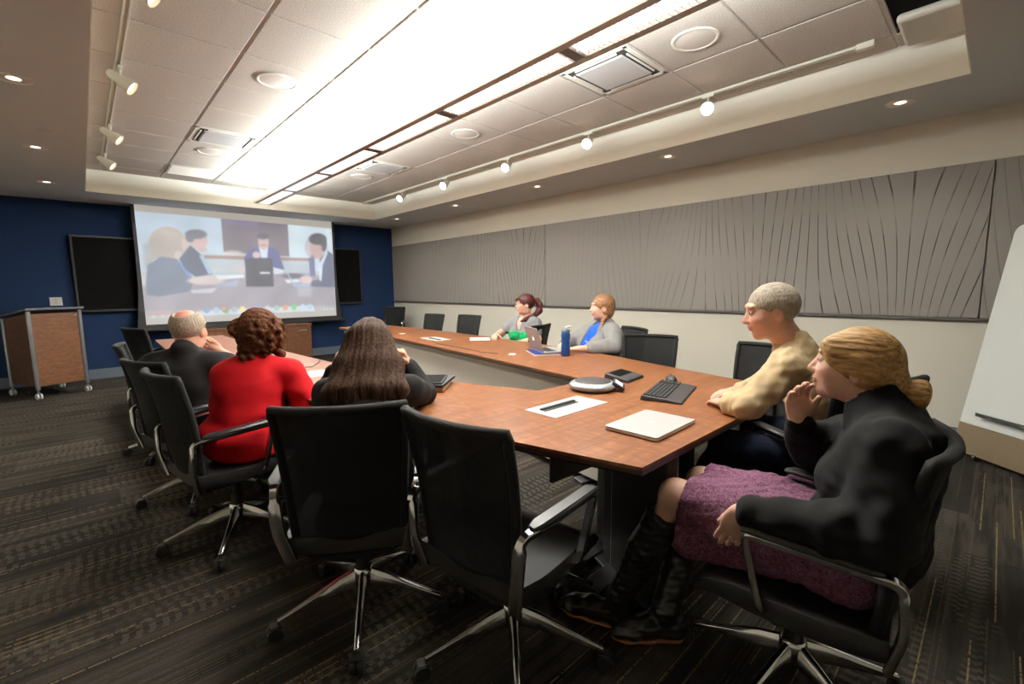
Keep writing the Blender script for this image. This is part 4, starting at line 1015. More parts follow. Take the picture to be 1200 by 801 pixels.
M['blue_tee'] = cloth('blue_tee', lin(28, 84, 205), .85, .2, 400, .1)
M['boot'] = plain('boot_leather', (.014, .012, .011), .3, 0, .5, .2, 20, .15, 60, .002)
M['boot_sole'] = plain('boot_sole', lin(150, 92, 56), .6, noise=.15)
M['shoe'] = plain('shoe_leather', lin(42, 30, 24), .4, noise=.2)
M['zip'] = plain('zip_silver', lin(200, 200, 200), .3, .9)
def boucle():
    m, nt, b, out = new_mat('purple_boucle'); g = G(nt); co = g.coord()
    n = g.noise(co, 95, 3, .7, 1.2); n2 = g.noise(co, 14, 2)
    c = g.ramp(n, [(.34, lin(72, 40, 58)), (.56, lin(124, 82, 104)), (.75, lin(160, 116, 136))])
    nt.links.new(g.mix(g.m('MULTIPLY', n2, .3), c, lin(96, 58, 78)), b.inputs['Base Color']); b.inputs['Roughness'].default_value = .95; b.inputs['Specular IOR Level'].default_value = .1
    nt.links.new(g.bump(n, .9, .006), b.inputs['Normal']); return m
M['boucle'] = boucle()
M['hair_blonde'] = hair_mat('blonde_hair', lin(122, 82, 44), lin(206, 160, 98), (70, 9, 60), .5)
M['hair_grey'] = hair_mat('grey_hair', lin(116, 102, 86), lin(178, 164, 144), (110, 110, 30), .7)
M['hair_brown'] = hair_mat('curly_brown_hair', lin(34, 18, 11), lin(104, 60, 36), (80, 80, 60), .8, .12)
M['hair_dark'] = hair_mat('long_dark_hair', lin(22, 14, 11), lin(78, 54, 40), (90, 90, 5), .75, .10)
M['hair_red'] = hair_mat('dark_red_hair', lin(34, 12, 14), lin(88, 34, 34), (60, 60, 16))
M['hair_auburn'] = hair_mat('light_brown_hair', lin(96, 62, 38), lin(160, 112, 72), (60, 60, 24))
GRP = None

# ---- blonde woman in the foreground
def blonde():
    J = dict(lt=.008, base=(1.62, .30, 0), hd=(1.69, .285, 1.072), face=(-.10, .985, .10), headup=(.02, -.16, 1), nk=(1.655, .205, .955), che=(1.64, .185, .79), pel=(1.62, .235, .535),
        shL=(1.475, .165, .895), elL=(1.385, .15, .705), wrL=(1.345, .455, .672), hdL=(.05, .42, -.90), pnL=(.92, .10, .25),
        shR=(1.80, .19, .905), elR=(1.89, .43, .725), wrR=(1.70, .425, .875), hdR=(-.10, .06, 1), pnR=(-.75, -.62, .1),
        hpL=(1.54, .27, .535), knL=(1.485, .735, .585), anL=(1.425, .925, .12), heL=(1.432, .915, 0), toL=(1.345, 1.135, 0),
        hpR=(1.70, .27, .535), knR=(1.70, .74, .565), anR=(1.505, .775, .11), heR=(1.525, .745, 0), toR=(1.365, .895, 0))
    root, J, R, torso, arm, leg, X = person(J, 'seated woman with blonde bun, black jacket and purple skirt, hand raised to her mouth', SK, hres=.0036, handres=.0034, bres=.010, curlL=(.12, .22, .15), curlR=(.30, .45, .35), girth=.96, hs=.97, ts=(.22, .45))
    H, hs, b = X['H'], X['hs'], X['base']
    # skirt over both thighs, hanging past the near thigh
    S = Solid()
    for q in 'LR': S.chain([J['hp'+q]+A3((0, -.02, 0)), (J['hp'+q]+J['kn'+q])/2, J['kn'+q]+A3((0, .0, 0))], [.112, .098, .080], .07)
    S.ell(J['pel']+A3((0, .01, -.005)), (.195, .155, .12), None, .05); mid = (J['knL']+J['knR'])/2
    S.chain([(J['hpL']+J['hpR'])/2, mid+A3((0, -.03, -.02))], [.09, .070], .07)
    S.chain([J['hpL']+A3((-.035, .16, -.04)), J['knL']+A3((-.005, -.055, -.145))], [.062, .062], .07); S.chain([J['hpR']+A3((-.02, .16, -.04)), J['knR']+A3((-.02, -.055, -.12))], [.062, .060], .08)
    S.plane(J['knL']+A3((0, -.035, 0)), (-.10, .98, .14), .006); S.plane(J['pel']+A3((0, -.05, .13)), (0, -.35, 1))
    S.warp(folds(.0035, .05)); S.warp(folds(.0022, .014)); wear('skirt', S, .0055, M['boucle'], root, b, 'purple boucle wool skirt')
    # jacket with stand-up collar
    S = Solid(); torso(S, .013); 
    for q in 'LR': arm(S, q, .015, .93, .06)
    S.ell(J['che']+X['sd']*-.13+A3((0, .02, .02)), (.075, .085, .12), X['Rt'], .06); S.ell(J['che']+X['sd']*.13+A3((0, .02, .02)), (.075, .085, .12), X['Rt'], .06)
    S.ell(J['pel']+A3((0, -.01, .06)), (.182, .145, .13), None, .05)
    S.chain([J['shL'], J['elL']], [.064, .060], .04); S.chain([J['elL'], J['elL']+(J['wrL']-J['elL'])*.9], [.058, .046], .03)
    S.plane(J['pel']+A3((0, 0, -.04)), (0, -.2, -1), .01); S.warp(folds(.0045, .10, (1, 1, .6))); S.warp(folds(.0036, .042, (.6, .6, 1.4)))
    nk = J['nk']; S.cone(nk+A3((-.002, .0, -.03)), nk+A3((.012, .030, .048)), .082, .070, .02); S.cone(nk+A3((.0, .012, -.01)), nk+A3((.020, .048, .09)), .060, .064, .012, 's')
    wear('jacket', S, .0052, M['black_fleece'], root, b, 'black fleece zip jacket')
    f = MB(); p = V(J['nk'])+V((-.022, .080, .022)); f.box(p, (.010, .008, .014)); f.box(p+V((0, .004, -.014)), (.005, .004, .016)); obj('zip_pull', f, M['zip'], root, .001)
    for q in 'LR':
        S = Solid(); boots(S, J, q); S.warp(folds(.0030, .05, (1, 1, 2))); wear('boot', S, .0055, M['boot'], root, b, 'knee-high black leather boot with tan sole')
        S = Solid(); he, to = J['he'+q], J['to'+q]; d = nz(to-he)
        S.chain([he+A3((0, 0, .012)), he*.5+to*.5+A3((0, 0, .012)), to*.82+he*.18+A3((0, 0, .012)), to+A3((0, 0, .012))], [.039, .037, .037, .021], .02); S.plane((0, 0, .0165), (0, 0, 1), .002); S.plane((0, 0, .0025), (0, 0, -1), .002)
        wear('boot_sole', S, .005, M['boot_sole'], root, b)
    # hair swept back into a low bun
    S = Solid(); shell(S, H, hs, R, .008); S.ell(H(0, -.035, .01), A3((.080, .082, .083))*hs, R, .03); S.ell(H(0, -.09, -.035), A3((.052, .055, .05))*hs, R, .03)
    cutface(S, H, hs, R, .078, .062, .055); S.ell(H(0, .075, -.075), A3((.10, .075, .075))*hs, R, .012, 's')
    for q in (-1, 1):
        S.ell(H(q*.080, -.008, -.012), A3((.020, .028, .036))*hs, R, .008, 's')
        S.ell(H(q*.045, .060, .066), A3((.030, .034, .030))*hs, R, .03); S.ell(H(q*.066, .026, .032), A3((.017, .044, .030))*hs, R, .03); S.ell(H(q*.070, -.03, .012), A3((.018, .04, .03))*hs, R, .03)
    S.warp(strands(H(0, .03, .10), R[:, 1], 34, .0007, 2.)); wear('hair', S, .0036, M['hair_blonde'], root, b, 'blonde hair swept back')
    S = Solid(); c = H(0, -.155, -.045)
    for i in range(9):
        a = i/9*2*PI; S.cone(c+R @ A3((math.cos(a)*.024, .004*math.sin(a*3), math.sin(a)*.024)), c+R @ A3((math.cos(a+.8)*.024, -.010, math.sin(a+.8)*.024)), .017, .017, .012)
    S.ell(c, A3((.034, .030, .034)), R, .01); S.cone(c, H(0, -.10, -.035), .024, .03, .02); S.warp(strands(c, R[:, 1], 16, .0012, 4.)); wear('hair_bun', S, .0036, M['hair_blonde'], root, b, 'low twisted bun')
    f = MB(); w = V(J['wrL']); d = V(nz(J['hdL'])); n = V(nz(J['pnL'])); n = (n-d*n.dot(d)).normalized(); t_ = -d.cross(n)
    p = w+d*.104+t_*(-.0105)+n*.004; rot = Matrix((t_, n, d)).transposed(); prof = [(.0094, -.0015), (.0106, -.0015), (.0106, .0015), (.0094, .0015), (.0094, -.0015)]; f.lathe(prof, p, 20, rot)
    f.lathe([(.0005, -.003), (.0035, 0), (.0005, .003)], p-n*.0125, 10, rot); obj('ring', f, M['zip'], root)
blonde()

# ---- man in khaki shirt leaning over the near end of the table
def khaki_man():
    J = dict(base=(2.48, .46, 0), hd=(2.315, .715, 1.195), face=(-.50, .84, -.16), nk=(2.37, .635, 1.04), che=(2.41, .545, .86), pel=(2.49, .42, .54),
        shL=(2.215, .615, .965), elL=(2.045, .70, .815), wrL=(2.16, .835, .772), hdL=(.62, .78, -.06), pnL=(0, 0, -1),
        shR=(2.575, .655, .965), elR=(2.70, .80, .80), wrR=(2.47, .90, .772), hdR=(-.80, .60, -.06), pnR=(0, 0, -1),
        hpL=(2.41, .46, .535), knL=(2.22, .86, .56), anL=(2.18, 1.02, .11), heL=(2.17, 1.0, 0), toL=(2.13, 1.2, 0),
        hpR=(2.57, .43, .535), knR=(2.64, .86, .56), anR=(2.68, 1.00, .11), heR=(2.68, .98, 0), toR=(2.70, 1.2, 0))
    root, J, R, torso, arm, leg, X = person(J, 'man with grey hair and khaki shirt leaning on the table end, looking left', SK2, female=False, hs=1.04, girth=1.1, brow=(.16, .13, .10), curlL=(.2, .3, .2), curlR=(.2, .3, .2))
    H, hs, b = X['H'], X['hs'], X['base']
    S = Solid(); torso(S, .014)
    for q in 'LR': arm(S, q, .016, .86)
    S.chain([J['nk']-X['up']*.03, J['nk']+X['up']*.025], [.085, .074], .02); S.plane(J['pel']+A3((0, 0, -.07)), (0, 0, -1), .01); S.warp(folds(.006, .10)); S.warp(folds(.0045, .045)); wear('shirt', S, .0075, M['khaki'], root, b, 'loose khaki long-sleeved shirt')
    S = Solid(); S.ell(J['pel'], A3((.185, .135, .125)), X['Rt'], .05)
    for q in 'LR': leg(S, q, .014)
    S.plane((0, 0, .07), (0, 0, -1)); S.plane(J['pel']+A3((0, 0, .09)), (0, 0, 1)); S.warp(folds(.004, .09)); wear('jeans', S, .009, M['denim'], root, b, 'dark blue jeans')
    for q in 'LR': S = Solid(); shoe(S, J, q); wear('shoe', S, .008, M['shoe'], root, b)
    S = Solid(); shell(S, H, hs, R, .010); cutface(S, H, hs, R, .066, .066, .06); S.plane(H(0, 0, -.055), -R[:, 2], .01)
    for q in (-1, 1): S.ell(H(q*.082, .0, -.012), A3((.02, .028, .036))*hs, R, .006, 's'); S.ell(H(q*.07, .065, -.03), A3((.05, .05, .06))*hs, R, .01, 's')
    S.warp(folds(.0008, .02)); wear('hair', S, .0046, M['hair_grey'], root, b, 'short grey hair')
khaki_man()

# ---- long-haired woman with her back to the camera
def long_hair():
    J = dict(base=(.84, 1.84, 0), hd=(1.005, 2.075, 1.05), face=(.66, .70, -.26), headup=(.2, .22, 1), nk=(.945, 1.985, .925), che=(.89, 1.91, .775), pel=(.82, 1.80, .535),
        shL=(.772, 2.05, .850), elL=(.845, 2.27, .785), wrL=(.885, 2.225, .925), hdL=(.15, -.12, .95), pnL=(.85, -.5, -.1),
        shR=(1.085, 1.865, .850), elR=(1.245, 1.995, .785), wrR=(1.205, 2.09, .925), hdR=(-.28, .0, .95), pnR=(-.9, .3, -.1),
        hpL=(.74, 1.86, .53), knL=(.98, 2.25, .55), anL=(1.0, 2.3, .11), heL=(1.0, 2.28, 0), toL=(1.12, 2.44, 0),
        hpR=(.91, 1.76, .53), knR=(1.15, 2.13, .55), anR=(1.16, 2.18, .11), heR=(1.16, 2.16, 0), toR=(1.28, 2.32, 0))
    root, J, R, torso, arm, leg, X = person(J, 'woman with long straight dark hair and black top, elbows on table, hands by her face', SK, curlL=(.9, 1.1, .7), curlR=(.9, 1.1, .7))
    H, hs, b = X['H'], X['hs'], X['base']
    S = Solid(); torso(S, .014)
    for q in 'LR': arm(S, q, .015, .9)
    S.plane(J['pel']+A3((0, 0, -.03)), (0, 0, -1), .01); S.warp(folds(.004, .11)); wear('top', S, .0075, M['black_knit'], root, b, 'black long-sleeved top')
    S = Solid(); S.ell(J['pel'], A3((.185, .135, .12)), X['Rt'], .05)
    for q in 'LR': leg(S, q, .014)
    S.plane((0, 0, .07), (0, 0, -1)); S.plane(J['pel']+A3((0, 0, .05)), (0, 0, 1)); wear('trousers', S, .010, M['trouser'], root, b)
    for q in 'LR': S = Solid(); shoe(S, J, q); wear('shoe', S, .009, M['shoe'], root, b)
    S = Solid(); shell(S, H, hs, R, .014); S.ell(H(0, -.03, .0), A3((.086, .093, .10))*hs, R, .03)
    back = -X['fwd']; sd = X['sd']
    for k in range(-4, 5):
        x = k/4; p0 = H(x*.062, -.055-.03*(1-x*x), .03); p1 = J['nk']+sd*(x*.112)+back*(.085*(1-.45*x*x))+X['up']*.03; p2 = J['che']+sd*(x*.155)+back*(.120*(1-.30*x*x))+X['up']*(.075+.010*math.cos(k*2.1))
        S.chain([p0, p1, p2, p2-X['up']*.06], [.046, .042, .026, .008], .035)
    cutface(S, H, hs, R, .075, .060, .06)
    for q in (-1, 1): S.ell(H(q*.06, .085, -.05), A3((.05, .06, .09))*hs, R, .012, 's')
    ax = nz(H(0, 0, .1)-J['che']); S.warp(strands(H(0, .12, .06), ax, 30, .0013, 2.2)); wear('hair', S, .0052, M['hair_dark'], root, b, 'long straight dark brown hair down her back')
long_hair()

# ---- woman in the red sweater
def red_woman():
    J = dict(base=(.56, 2.75, 0), hd=(.69, 2.765, 1.085), face=(.36, .93, .02), nk=(.65, 2.725, .945), che=(.61, 2.715, .785), pel=(.55, 2.70, .535),
        shL=(.520, 2.785, .868), elL=(.53, 2.97, .71), wrL=(.72, 3.10, .775), hdL=(.95, .2, -.03), pnL=(0, 0, -1),
        shR=(.805, 2.645, .868), elR=(.865, 2.555, .69), wrR=(.80, 2.86, .800), hdR=(.60, .80, -.12), pnR=(0, 0, -1),
        hpL=(.53, 2.80, .53), knL=(.97, 2.96, .55), anL=(1.02, 2.98, .11), heL=(1.0, 2.97, 0), toL=(1.22, 3.0, 0),
        hpR=(.58, 2.62, .53), knR=(1.0, 2.72, .55), anR=(1.05, 2.73, .11), heR=(1.03, 2.72, 0), toR=(1.25, 2.74, 0))
    root, J, R, torso, arm, leg, X = person(J, 'woman in red sweater with curly brown hair seen from behind', SK, girth=.98)
    H, hs, b = X['H'], X['hs'], X['base']
    S = Solid(); torso(S, .016)
    for q in 'LR': arm(S, q, .018, .93)
    S.ell(J['pel']+A3((0, 0, -.01)), A3((.190, .155, .125)), X['Rt'], .05); S.plane((0, 0, .455), (0, 0, -1), .01)
    S.warp(lambda x, y, z: .0050*np.sin((z+.15*(x-y))*62+2*np.sin((x+y)*9))*np.exp(-((z-.66)/.13)**2)); S.warp(folds(.0035, .10)); wear('sweater', S, .0068, M['red_knit'], root, b, 'bright red fitted sweater')
    S = Solid()
    for q in 'LR': leg(S, q, .014)
    S.plane(J['pel']+X['fwd']*.0+A3((.16, .04, 0)), (-1, -.2, 0)); S.plane((0, 0, .07), (0, 0, -1)); wear('trousers', S, .010, M['trouser'], root, b)
    for q in 'LR': S = Solid(); shoe(S, J, q); wear('shoe', S, .009, M['shoe'], root, b)
    S = Solid(); shell(S, H, hs, R, .022); S.ell(H(0, -.032, .0), A3((.112, .108, .125))*hs, R, .03)
    rg = np.random.RandomState(5)
    for i in range(54):
        a = rg.uniform(-2.5, 2.5); z = rg.uniform(-.095, .085); r = .100+.012*math.sin(z*30)
        p = H(math.sin(a)*r, -.03-math.cos(a)*r, z)
        if math.cos(a) < -.35: continue
        q = [p+R @ A3((math.cos(t*2.2+i)*.013, math.sin(t*2.2+i)*.013, -t*.020)) for t in range(4)]; S.chain(q, [.015, .017, .015, .008], .010)
    cutface(S, H, hs, R, .080, .064, .06)
    for q in (-1, 1): S.ell(H(q*.05, .095, -.06), A3((.05, .06, .09))*hs, R, .012, 's')
    S.warp(folds(.0028, .030)); S.warp(folds(.0018, .013)); wear('hair', S, .0048, M['hair_brown'], root, b, 'curly brown shoulder-length hair')
red_woman()

# ---- balding man in the black jacket
def bald_man():
    J = dict(base=(.46, 3.48, 0), hd=(.462, 3.425, 1.075), face=(.50, .86, -.02), nk=(.43, 3.395, .935), che=(.405, 3.425, .775), pel=(.42, 3.46, .535),
        shL=(.262, 3.52, .858), elL=(.42, 3.80, .785), wrL=(.70, 3.76, .775), hdL=(.95, -.1, -.03), pnL=(0, 0, -1),
        shR=(.605, 3.305, .858), elR=(.80, 3.43, .790), wrR=(.625, 3.560, .930), hdR=(-.62, .02, .55), pnR=(-.5, -.6, .3),
        hpL=(.43, 3.56, .53), knL=(.86, 3.72, .55), anL=(.90, 3.74, .11), heL=(.88, 3.73, 0), toL=(1.12, 3.78, 0),
        hpR=(.46, 3.37, .53), knR=(.90, 3.46, .55), anR=(.95, 3.47, .11), heR=(.93, 3.46, 0), toR=(1.17, 3.48, 0))
    root, J, R, torso, arm, leg, X = person(J, 'balding man in black jacket seen from behind, chin resting on his hand', SK2, female=False, hs=1.10, girth=1.12, crown=lin(226, 142, 122), curlR=(.9, 1.2, .8), ts=(.5, .15), brow=(.2, .16, .13))
    H, hs, b = X['H'], X['hs'], X['base']
    S = Solid(); torso(S, .018)
    arm(S, 'L', .020, .9); arm(S, 'R', .022, .10)
    S.chain([J['nk']-X['up']*.04, J['nk']+X['up']*.03], [.095, .080], .02); S.plane(J['pel']+A3((0, 0, -.03)), (0, 0, -1), .01); S.warp(folds(.006, .12)); wear('jacket', S, .0075, M['black_knit'], root, b, 'black jacket with small white mark at the nape')
    f = MB(); p = V(J['nk'])+V((-.105, -.045, -.050)); 
    f.tube([p+V((-.030, .012, .018)), p+V((-.005, -.004, .010)), p+V((.020, -.014, .0)), p+V((.03, -.016, .004))], .004, 6, scale=[.5, 1, 1, .4]); obj('emblem', f, M['white_plastic'], root)
    S = Solid(); S.ell(J['pel'], A3((.185, .14, .12)), X['Rt'], .05)
    for q in 'LR': leg(S, q, .014)
    S.plane((0, 0, .07), (0, 0, -1)); S.plane(J['pel']+A3((0, 0, .05)), (0, 0, 1)); wear('trousers', S, .010, M['trouser'], root, b)
    for q in 'LR': S = Solid(); shoe(S, J, q); wear('shoe', S, .009, M['shoe'], root, b)
    S = Solid(); shell(S, H, hs, R, .007); cutface(S, H, hs, R, .07, .07, .07); S.ell(H(0, -.050, .135), A3((.056, .080, .062))*hs, R, .012, 's'); S.ell(H(0, .05, .12), A3((.062, .07, .07))*hs, R, .012, 's')
    S.plane(H(0, 0, -.068), -R[:, 2], .01); S.ell(H(0, .06, -.05), A3((.1, .05, .06))*hs, R, .01, 's')
    for q in (-1, 1): S.ell(H(q*.082, .002, -.010), A3((.02, .028, .036))*hs, R, .006, 's')
    S.warp(folds(.0014, .016)); wear('hair', S, .0044, M['hair_grey'], root, b, 'short greying hair around a bald crown')
bald_man()

# ---- woman with dark red ponytail across the table
def ponytail():
    J = dict(base=(3.86, 3.84, 0), hd=(3.775, 3.80, 1.118), face=(-.82, .57, .0), nk=(3.815, 3.82, .975), che=(3.83, 3.825, .81), pel=(3.88, 3.84, .535),
        shR=(3.79, 4.00, .905), elR=(3.66, 4.10, .775), wrR=(3.48, 3.98, .776), hdR=(-.8, -.55, -.03), pnR=(0, 0, -1),
        shL=(3.79, 3.645, .905), elL=(3.74, 3.57, .735), wrL=(3.63, 3.76, .69), hdL=(-.35, .9, -.1), pnL=(0, 0, -1),
        hpR=(3.85, 3.93, .53), knR=(3.42, 3.98, .55), anR=(3.38, 3.98, .11), heR=(3.40, 3.98, 0), toR=(3.18, 4.0, 0),
        hpL=(3.85, 3.75, .53), knL=(3.42, 3.74, .55), anL=(3.38, 3.74, .11), heL=(3.40, 3.74, 0), toL=(3.18, 3.74, 0))
    root, J, R, torso, arm, leg, X = person(J, 'woman with dark red ponytail and grey v-neck top sitting across the table', lin(220, 172, 148), girth=1.13, lips=lin(196, 96, 92))
    H, hs, b = X['H'], X['hs'], X['base']; fw = X['fwd']
    S = Solid(); torso(S, .012)
    for q in 'LR': S.chain([J['sh'+q], J['sh'+q]+(J['el'+q]-J['sh'+q])*.6], [.066, .062], .03); S.plane
    n1 = J['nk']+fw*.09; S.cone(n1+X['up']*.06, J['che']+fw*.15+X['up']*.045, .085, .012, .006, 's')
    S.plane(J['pel']+A3((0, 0, .22)), (0, 0, -1), .008); S.warp(folds(.003, .09)); wear('top', S, .0072, M['grey_tee'], root, b, 'grey short-sleeved v-neck top')
    S = Solid(); torso(S, .018)
    for s in (-1, 1): S.ell(J['pel']+fw*.17+X['sd']*(s*.05)+A3((0, 0, .255)), (.03, .05, .028), None, .01)
    S.plane((0, 0, .815), (0, 0, 1), .006); S.warp(folds(.004, .05)); S.plane((0, 0, .62), (0, 0, -1)); wear('sash', S, .0072, M['green'], root, b, 'bright green waist sash')
    S = Solid()
    for q in 'LR': leg(S, q, .014)
    S.plane((0, 0, .07), (0, 0, -1)); wear('trousers', S, .011, M['trouser'], root, b)
    for q in 'LR': S = Solid(); shoe(S, J, q); wear('shoe', S, .010, M['shoe'], root, b)
    S = Solid(); shell(S, H, hs, R, .012); cutface(S, H, hs, R, .066, .060, .06); S.ell(H(0, .07, -.09), A3((.10, .085, .07))*hs, R, .01, 's')
    for q in (-1, 1): S.ell(H(q*.082, .0, -.012), A3((.02, .028, .036))*hs, R, .006, 's')
    S.chain([H(-.045, .088, .075), H(0, .100, .064), H(.045, .086, .066)], [.016, .017, .018], .012)
    S.warp(strands(H(0, 0, .05), R[:, 1], 26, .0010)); wear('hair', S, .0046, M['hair_red'], root, b, 'dark red hair with fringe')
    S = Solid(); S.chain([H(0, -.095, .055), H(.0, -.140, .058), H(-.01, -.170, .0), H(-.015, -.165, -.07), H(-.02, -.115, -.125)], [.026, .030, .036, .034, .020], .02)
    S.chain([H(-.015, -.165, -.07), H(-.055, -.09, -.13), H(-.075, .01, -.165), H(-.06, .06, -.185)], [.030, .032, .026, .010], .02); S.warp(strands(H(0, -.15, 0), R[:, 2], 12, .0016)); wear('ponytail', S, .0048, M['hair_red'], root, b)
    # glasses
    f = MB()
    for q in (-1, 1):
        c = V(H(q*.033, .108, .014)); path = [c+V(R @ A3((math.cos(a)*.024, 0, math.sin(a)*.017))) for a in np.linspace(0, 2*PI, 20)]; f.tube(path, .0014, 6, up=tuple(R[:, 1]))
        f.tube([V(H(q*.057, .104, .02)), V(H(q*.078, .03, .018)), V(H(q*.080, -.02, .012))], .0014, 6)
    f.tube([V(H(-.009, .111, .018)), V(H(.009, .111, .018))], .0014, 6); obj('glasses', f, M['tv_bezel'], root)
ponytail()

# ---- woman in the grey cardigan
def cardigan():
    J = dict(base=(3.74, 2.60, 0), hd=(3.605, 2.585, 1.118), face=(-.70, .71, .0), nk=(3.64, 2.575, .965), che=(3.67, 2.60, .80), pel=(3.74, 2.60, .535),
        shR=(3.70, 2.765, .890), elR=(3.56, 2.93, .775), wrR=(3.27, 2.80, .776), hdR=(-.8, -.6, -.03), pnR=(0, 0, -1),
        shL=(3.555, 2.425, .890), elL=(3.40, 2.31, .790), wrL=(3.19, 2.53, .776), hdL=(-.6, .78, -.03), pnL=(0, 0, -1),
        hpR=(3.76, 2.70, .53), knR=(3.34, 2.92, .55), anR=(3.30, 2.94, .11), heR=(3.32, 2.93, 0), toR=(3.12, 3.04, 0),
        hpL=(3.68, 2.53, .53), knL=(3.26, 2.72, .55), anL=(3.22, 2.74, .11), heL=(3.24, 2.73, 0), toL=(3.04, 2.84, 0))
    root, J, R, torso, arm, leg, X = person(J, 'woman in grey cardigan and blue tee with a side braid, hands by open laptop', lin(220, 170, 146), girth=1.38)
    H, hs, b = X['H'], X['hs'], X['base']; fw, sd, up = X['fwd'], X['sd'], X['up']
    S = Solid(); torso(S, .012); S.plane(J['pel']+A3((0, 0, -.02)), (0, 0, -1)); wear('tee', S, .0085, M['blue_tee'], root, b, 'royal blue tee with pale print')
    f = MB(); 
    for i, (x, z, w) in enumerate(((-.035, .035, .03), (.01, .04, .035), (-.03, .0, .04), (.02, .002, .03), (-.01, -.035, .05))):
        p = V(J['che'])+V(fw)*(.196+.012*(.03-abs(z)))+V(sd)*x+V(up)*z; f.box(p, (w, .006, .012), Matrix(np.stack([sd, fw, up], 1).tolist()))
    obj('shirt_print', f, M['white_plastic'], root)
    S = Solid(); torso(S, .026)
    for q in 'LR': arm(S, q, .026, .62)
    S.plane(J['pel']+A3((0, 0, -.03)), (0, 0, -1)); 
    S.cone(J['nk']+fw*.13+up*.06+sd*.02, J['pel']+fw*.24+sd*.03, .075, .10, .01, 's'); S.warp(folds(.005, .10)); wear('cardigan', S, .0080, M['grey_knit'], root, b, 'open light grey cardigan')
    S = Solid(); S.ell(J['pel'], A3((.22, .165, .12)), X['Rt'], .05)
    for q in 'LR': leg(S, q, .014)
    S.plane((0, 0, .07), (0, 0, -1)); S.plane(J['pel']+A3((0, 0, .03)), (0, 0, 1)); wear('trousers', S, .011, M['denim'], root, b)
    for q in 'LR': S = Solid(); shoe(S, J, q); wear('shoe', S, .010, M['shoe'], root, b)
    S = Solid(); shell(S, H, hs, R, .014); S.ell(H(0, -.04, -.02), A3((.078, .075, .085))*hs, R, .03); cutface(S, H, hs, R, .076, .060, .06); S.ell(H(0, .075, -.085), A3((.10, .080, .07))*hs, R, .01, 's')
    for q in (-1, 1): S.ell(H(q*.082, .0, -.012), A3((.02, .028, .036))*hs, R, .006, 's')
    S.warp(strands(H(0, .04, .08), R[:, 1], 28, .0012)); wear('hair', S, .0046, M['hair_auburn'], root, b, 'light brown hair drawn to one side')
    for s in (-1, 1):
        S = Solid(); pts = [H(s*.062, -.030, -.065), H(s*.078, .01, -.11), J['nk']+fw*.085+sd*(s*.085)+up*.0, J['nk']+fw*.135+sd*(s*.075)+up*-.09]
        for i in range(15):
            k = i/14*3; j = min(int(k), 2); p = pts[j]+(pts[j+1]-pts[j])*(k-j); S.ell(p+sd*(.007*(-1)**i), (.018-.004*i/14,)*3, None, .004)
        S.warp(folds(.001, .01)); wear('braid', S, .0042, M['hair_auburn'], root, b, 'plaited braid over her shoulder')
cardigan()
# ================================================================== THINGS ON THE TABLE
ZT = .7412
M['laptop_alu'] = plain('laptop_aluminium', lin(214, 212, 210), .38, .55, noise=.015)
M['logo_white'] = emit('logo_glow', (.95, .97, 1), 1.1)
M['laptop_grey'] = plain('laptop_grey', lin(150, 142, 138), .45, .3, noise=.02)
M['logo_pale'] = plain('logo_pale', lin(232, 231, 230), .3)
M['key_black'] = plain('key_black', (.014, .014, .015), .5)
M['dark_plastic'] = plain('dark_plastic', lin(46, 42, 40), .55, noise=.05)
M['silver_ring'] = plain('silver_ring', lin(158, 162, 164), .4, .4)
M['display_blue'] = emit('small_display', lin(190, 200, 216), .7)
M['paper'] = plain('paper', lin(244, 242, 238), .8, noise=.01)
M['kraft'] = plain('kraft_pages', lin(196, 160, 110), .8, noise=.1)
M['navy_book'] = plain('book_blue', lin(24, 42, 120), .4)
M['bottle_blue'] = plain('bottle_blue', lin(14, 60, 118), .18, 0, .6, .1)
M['bottle_cap'] = plain('bottle_cap', lin(60, 84, 110), .4)
M['red_dot'] = emit('red_led', (.9, .05, .05), 1.)
def fruit(f, c, ax, ay, az, s, th=.0006):
    """small fruit-shaped lid emblem: body with a bite, and a leaf"""
    c, ax, ay, az = V(c), V(ax), V(ay), V(az); pts = []
    for i in range(48):
        a = 2*PI*i/48; r = 1+.10*math.cos(2*a)-.10*math.exp(-((a-PI/2)/.28)**2)-.06*math.exp(-((a-3*PI/2)/.25)**2); x, y = r*math.cos(a)*.82, r*math.sin(a)*.9
        d = math.hypot(x-1.08, y-.12)
        if d < .46: k = math.atan2(y-.12, x-1.08); x, y = 1.08+.46*math.cos(k), .12+.46*math.sin(k)
        pts.append((x*s, y*s))
    def ext(P):
        n = len(P); f.add([c+ax*x+ay*y+az*th for x, y in P]+[c+ax*x+ay*y for x, y in P], [tuple(range(n)), tuple(range(2*n-1, n-1, -1))]+[(i, n+i, n+(i+1) % n, (i+1) % n) for i in range(n)])
    ext(pts); ext([(s*(.02+.30*t+.10*math.sin(PI*t)*q), s*(1.0+.42*t-.14*math.sin(PI*t)*q)) for q, ts in ((1, (0, .25, .5, .75, 1)), (-1, (.75, .5, .25))) for t in ts])
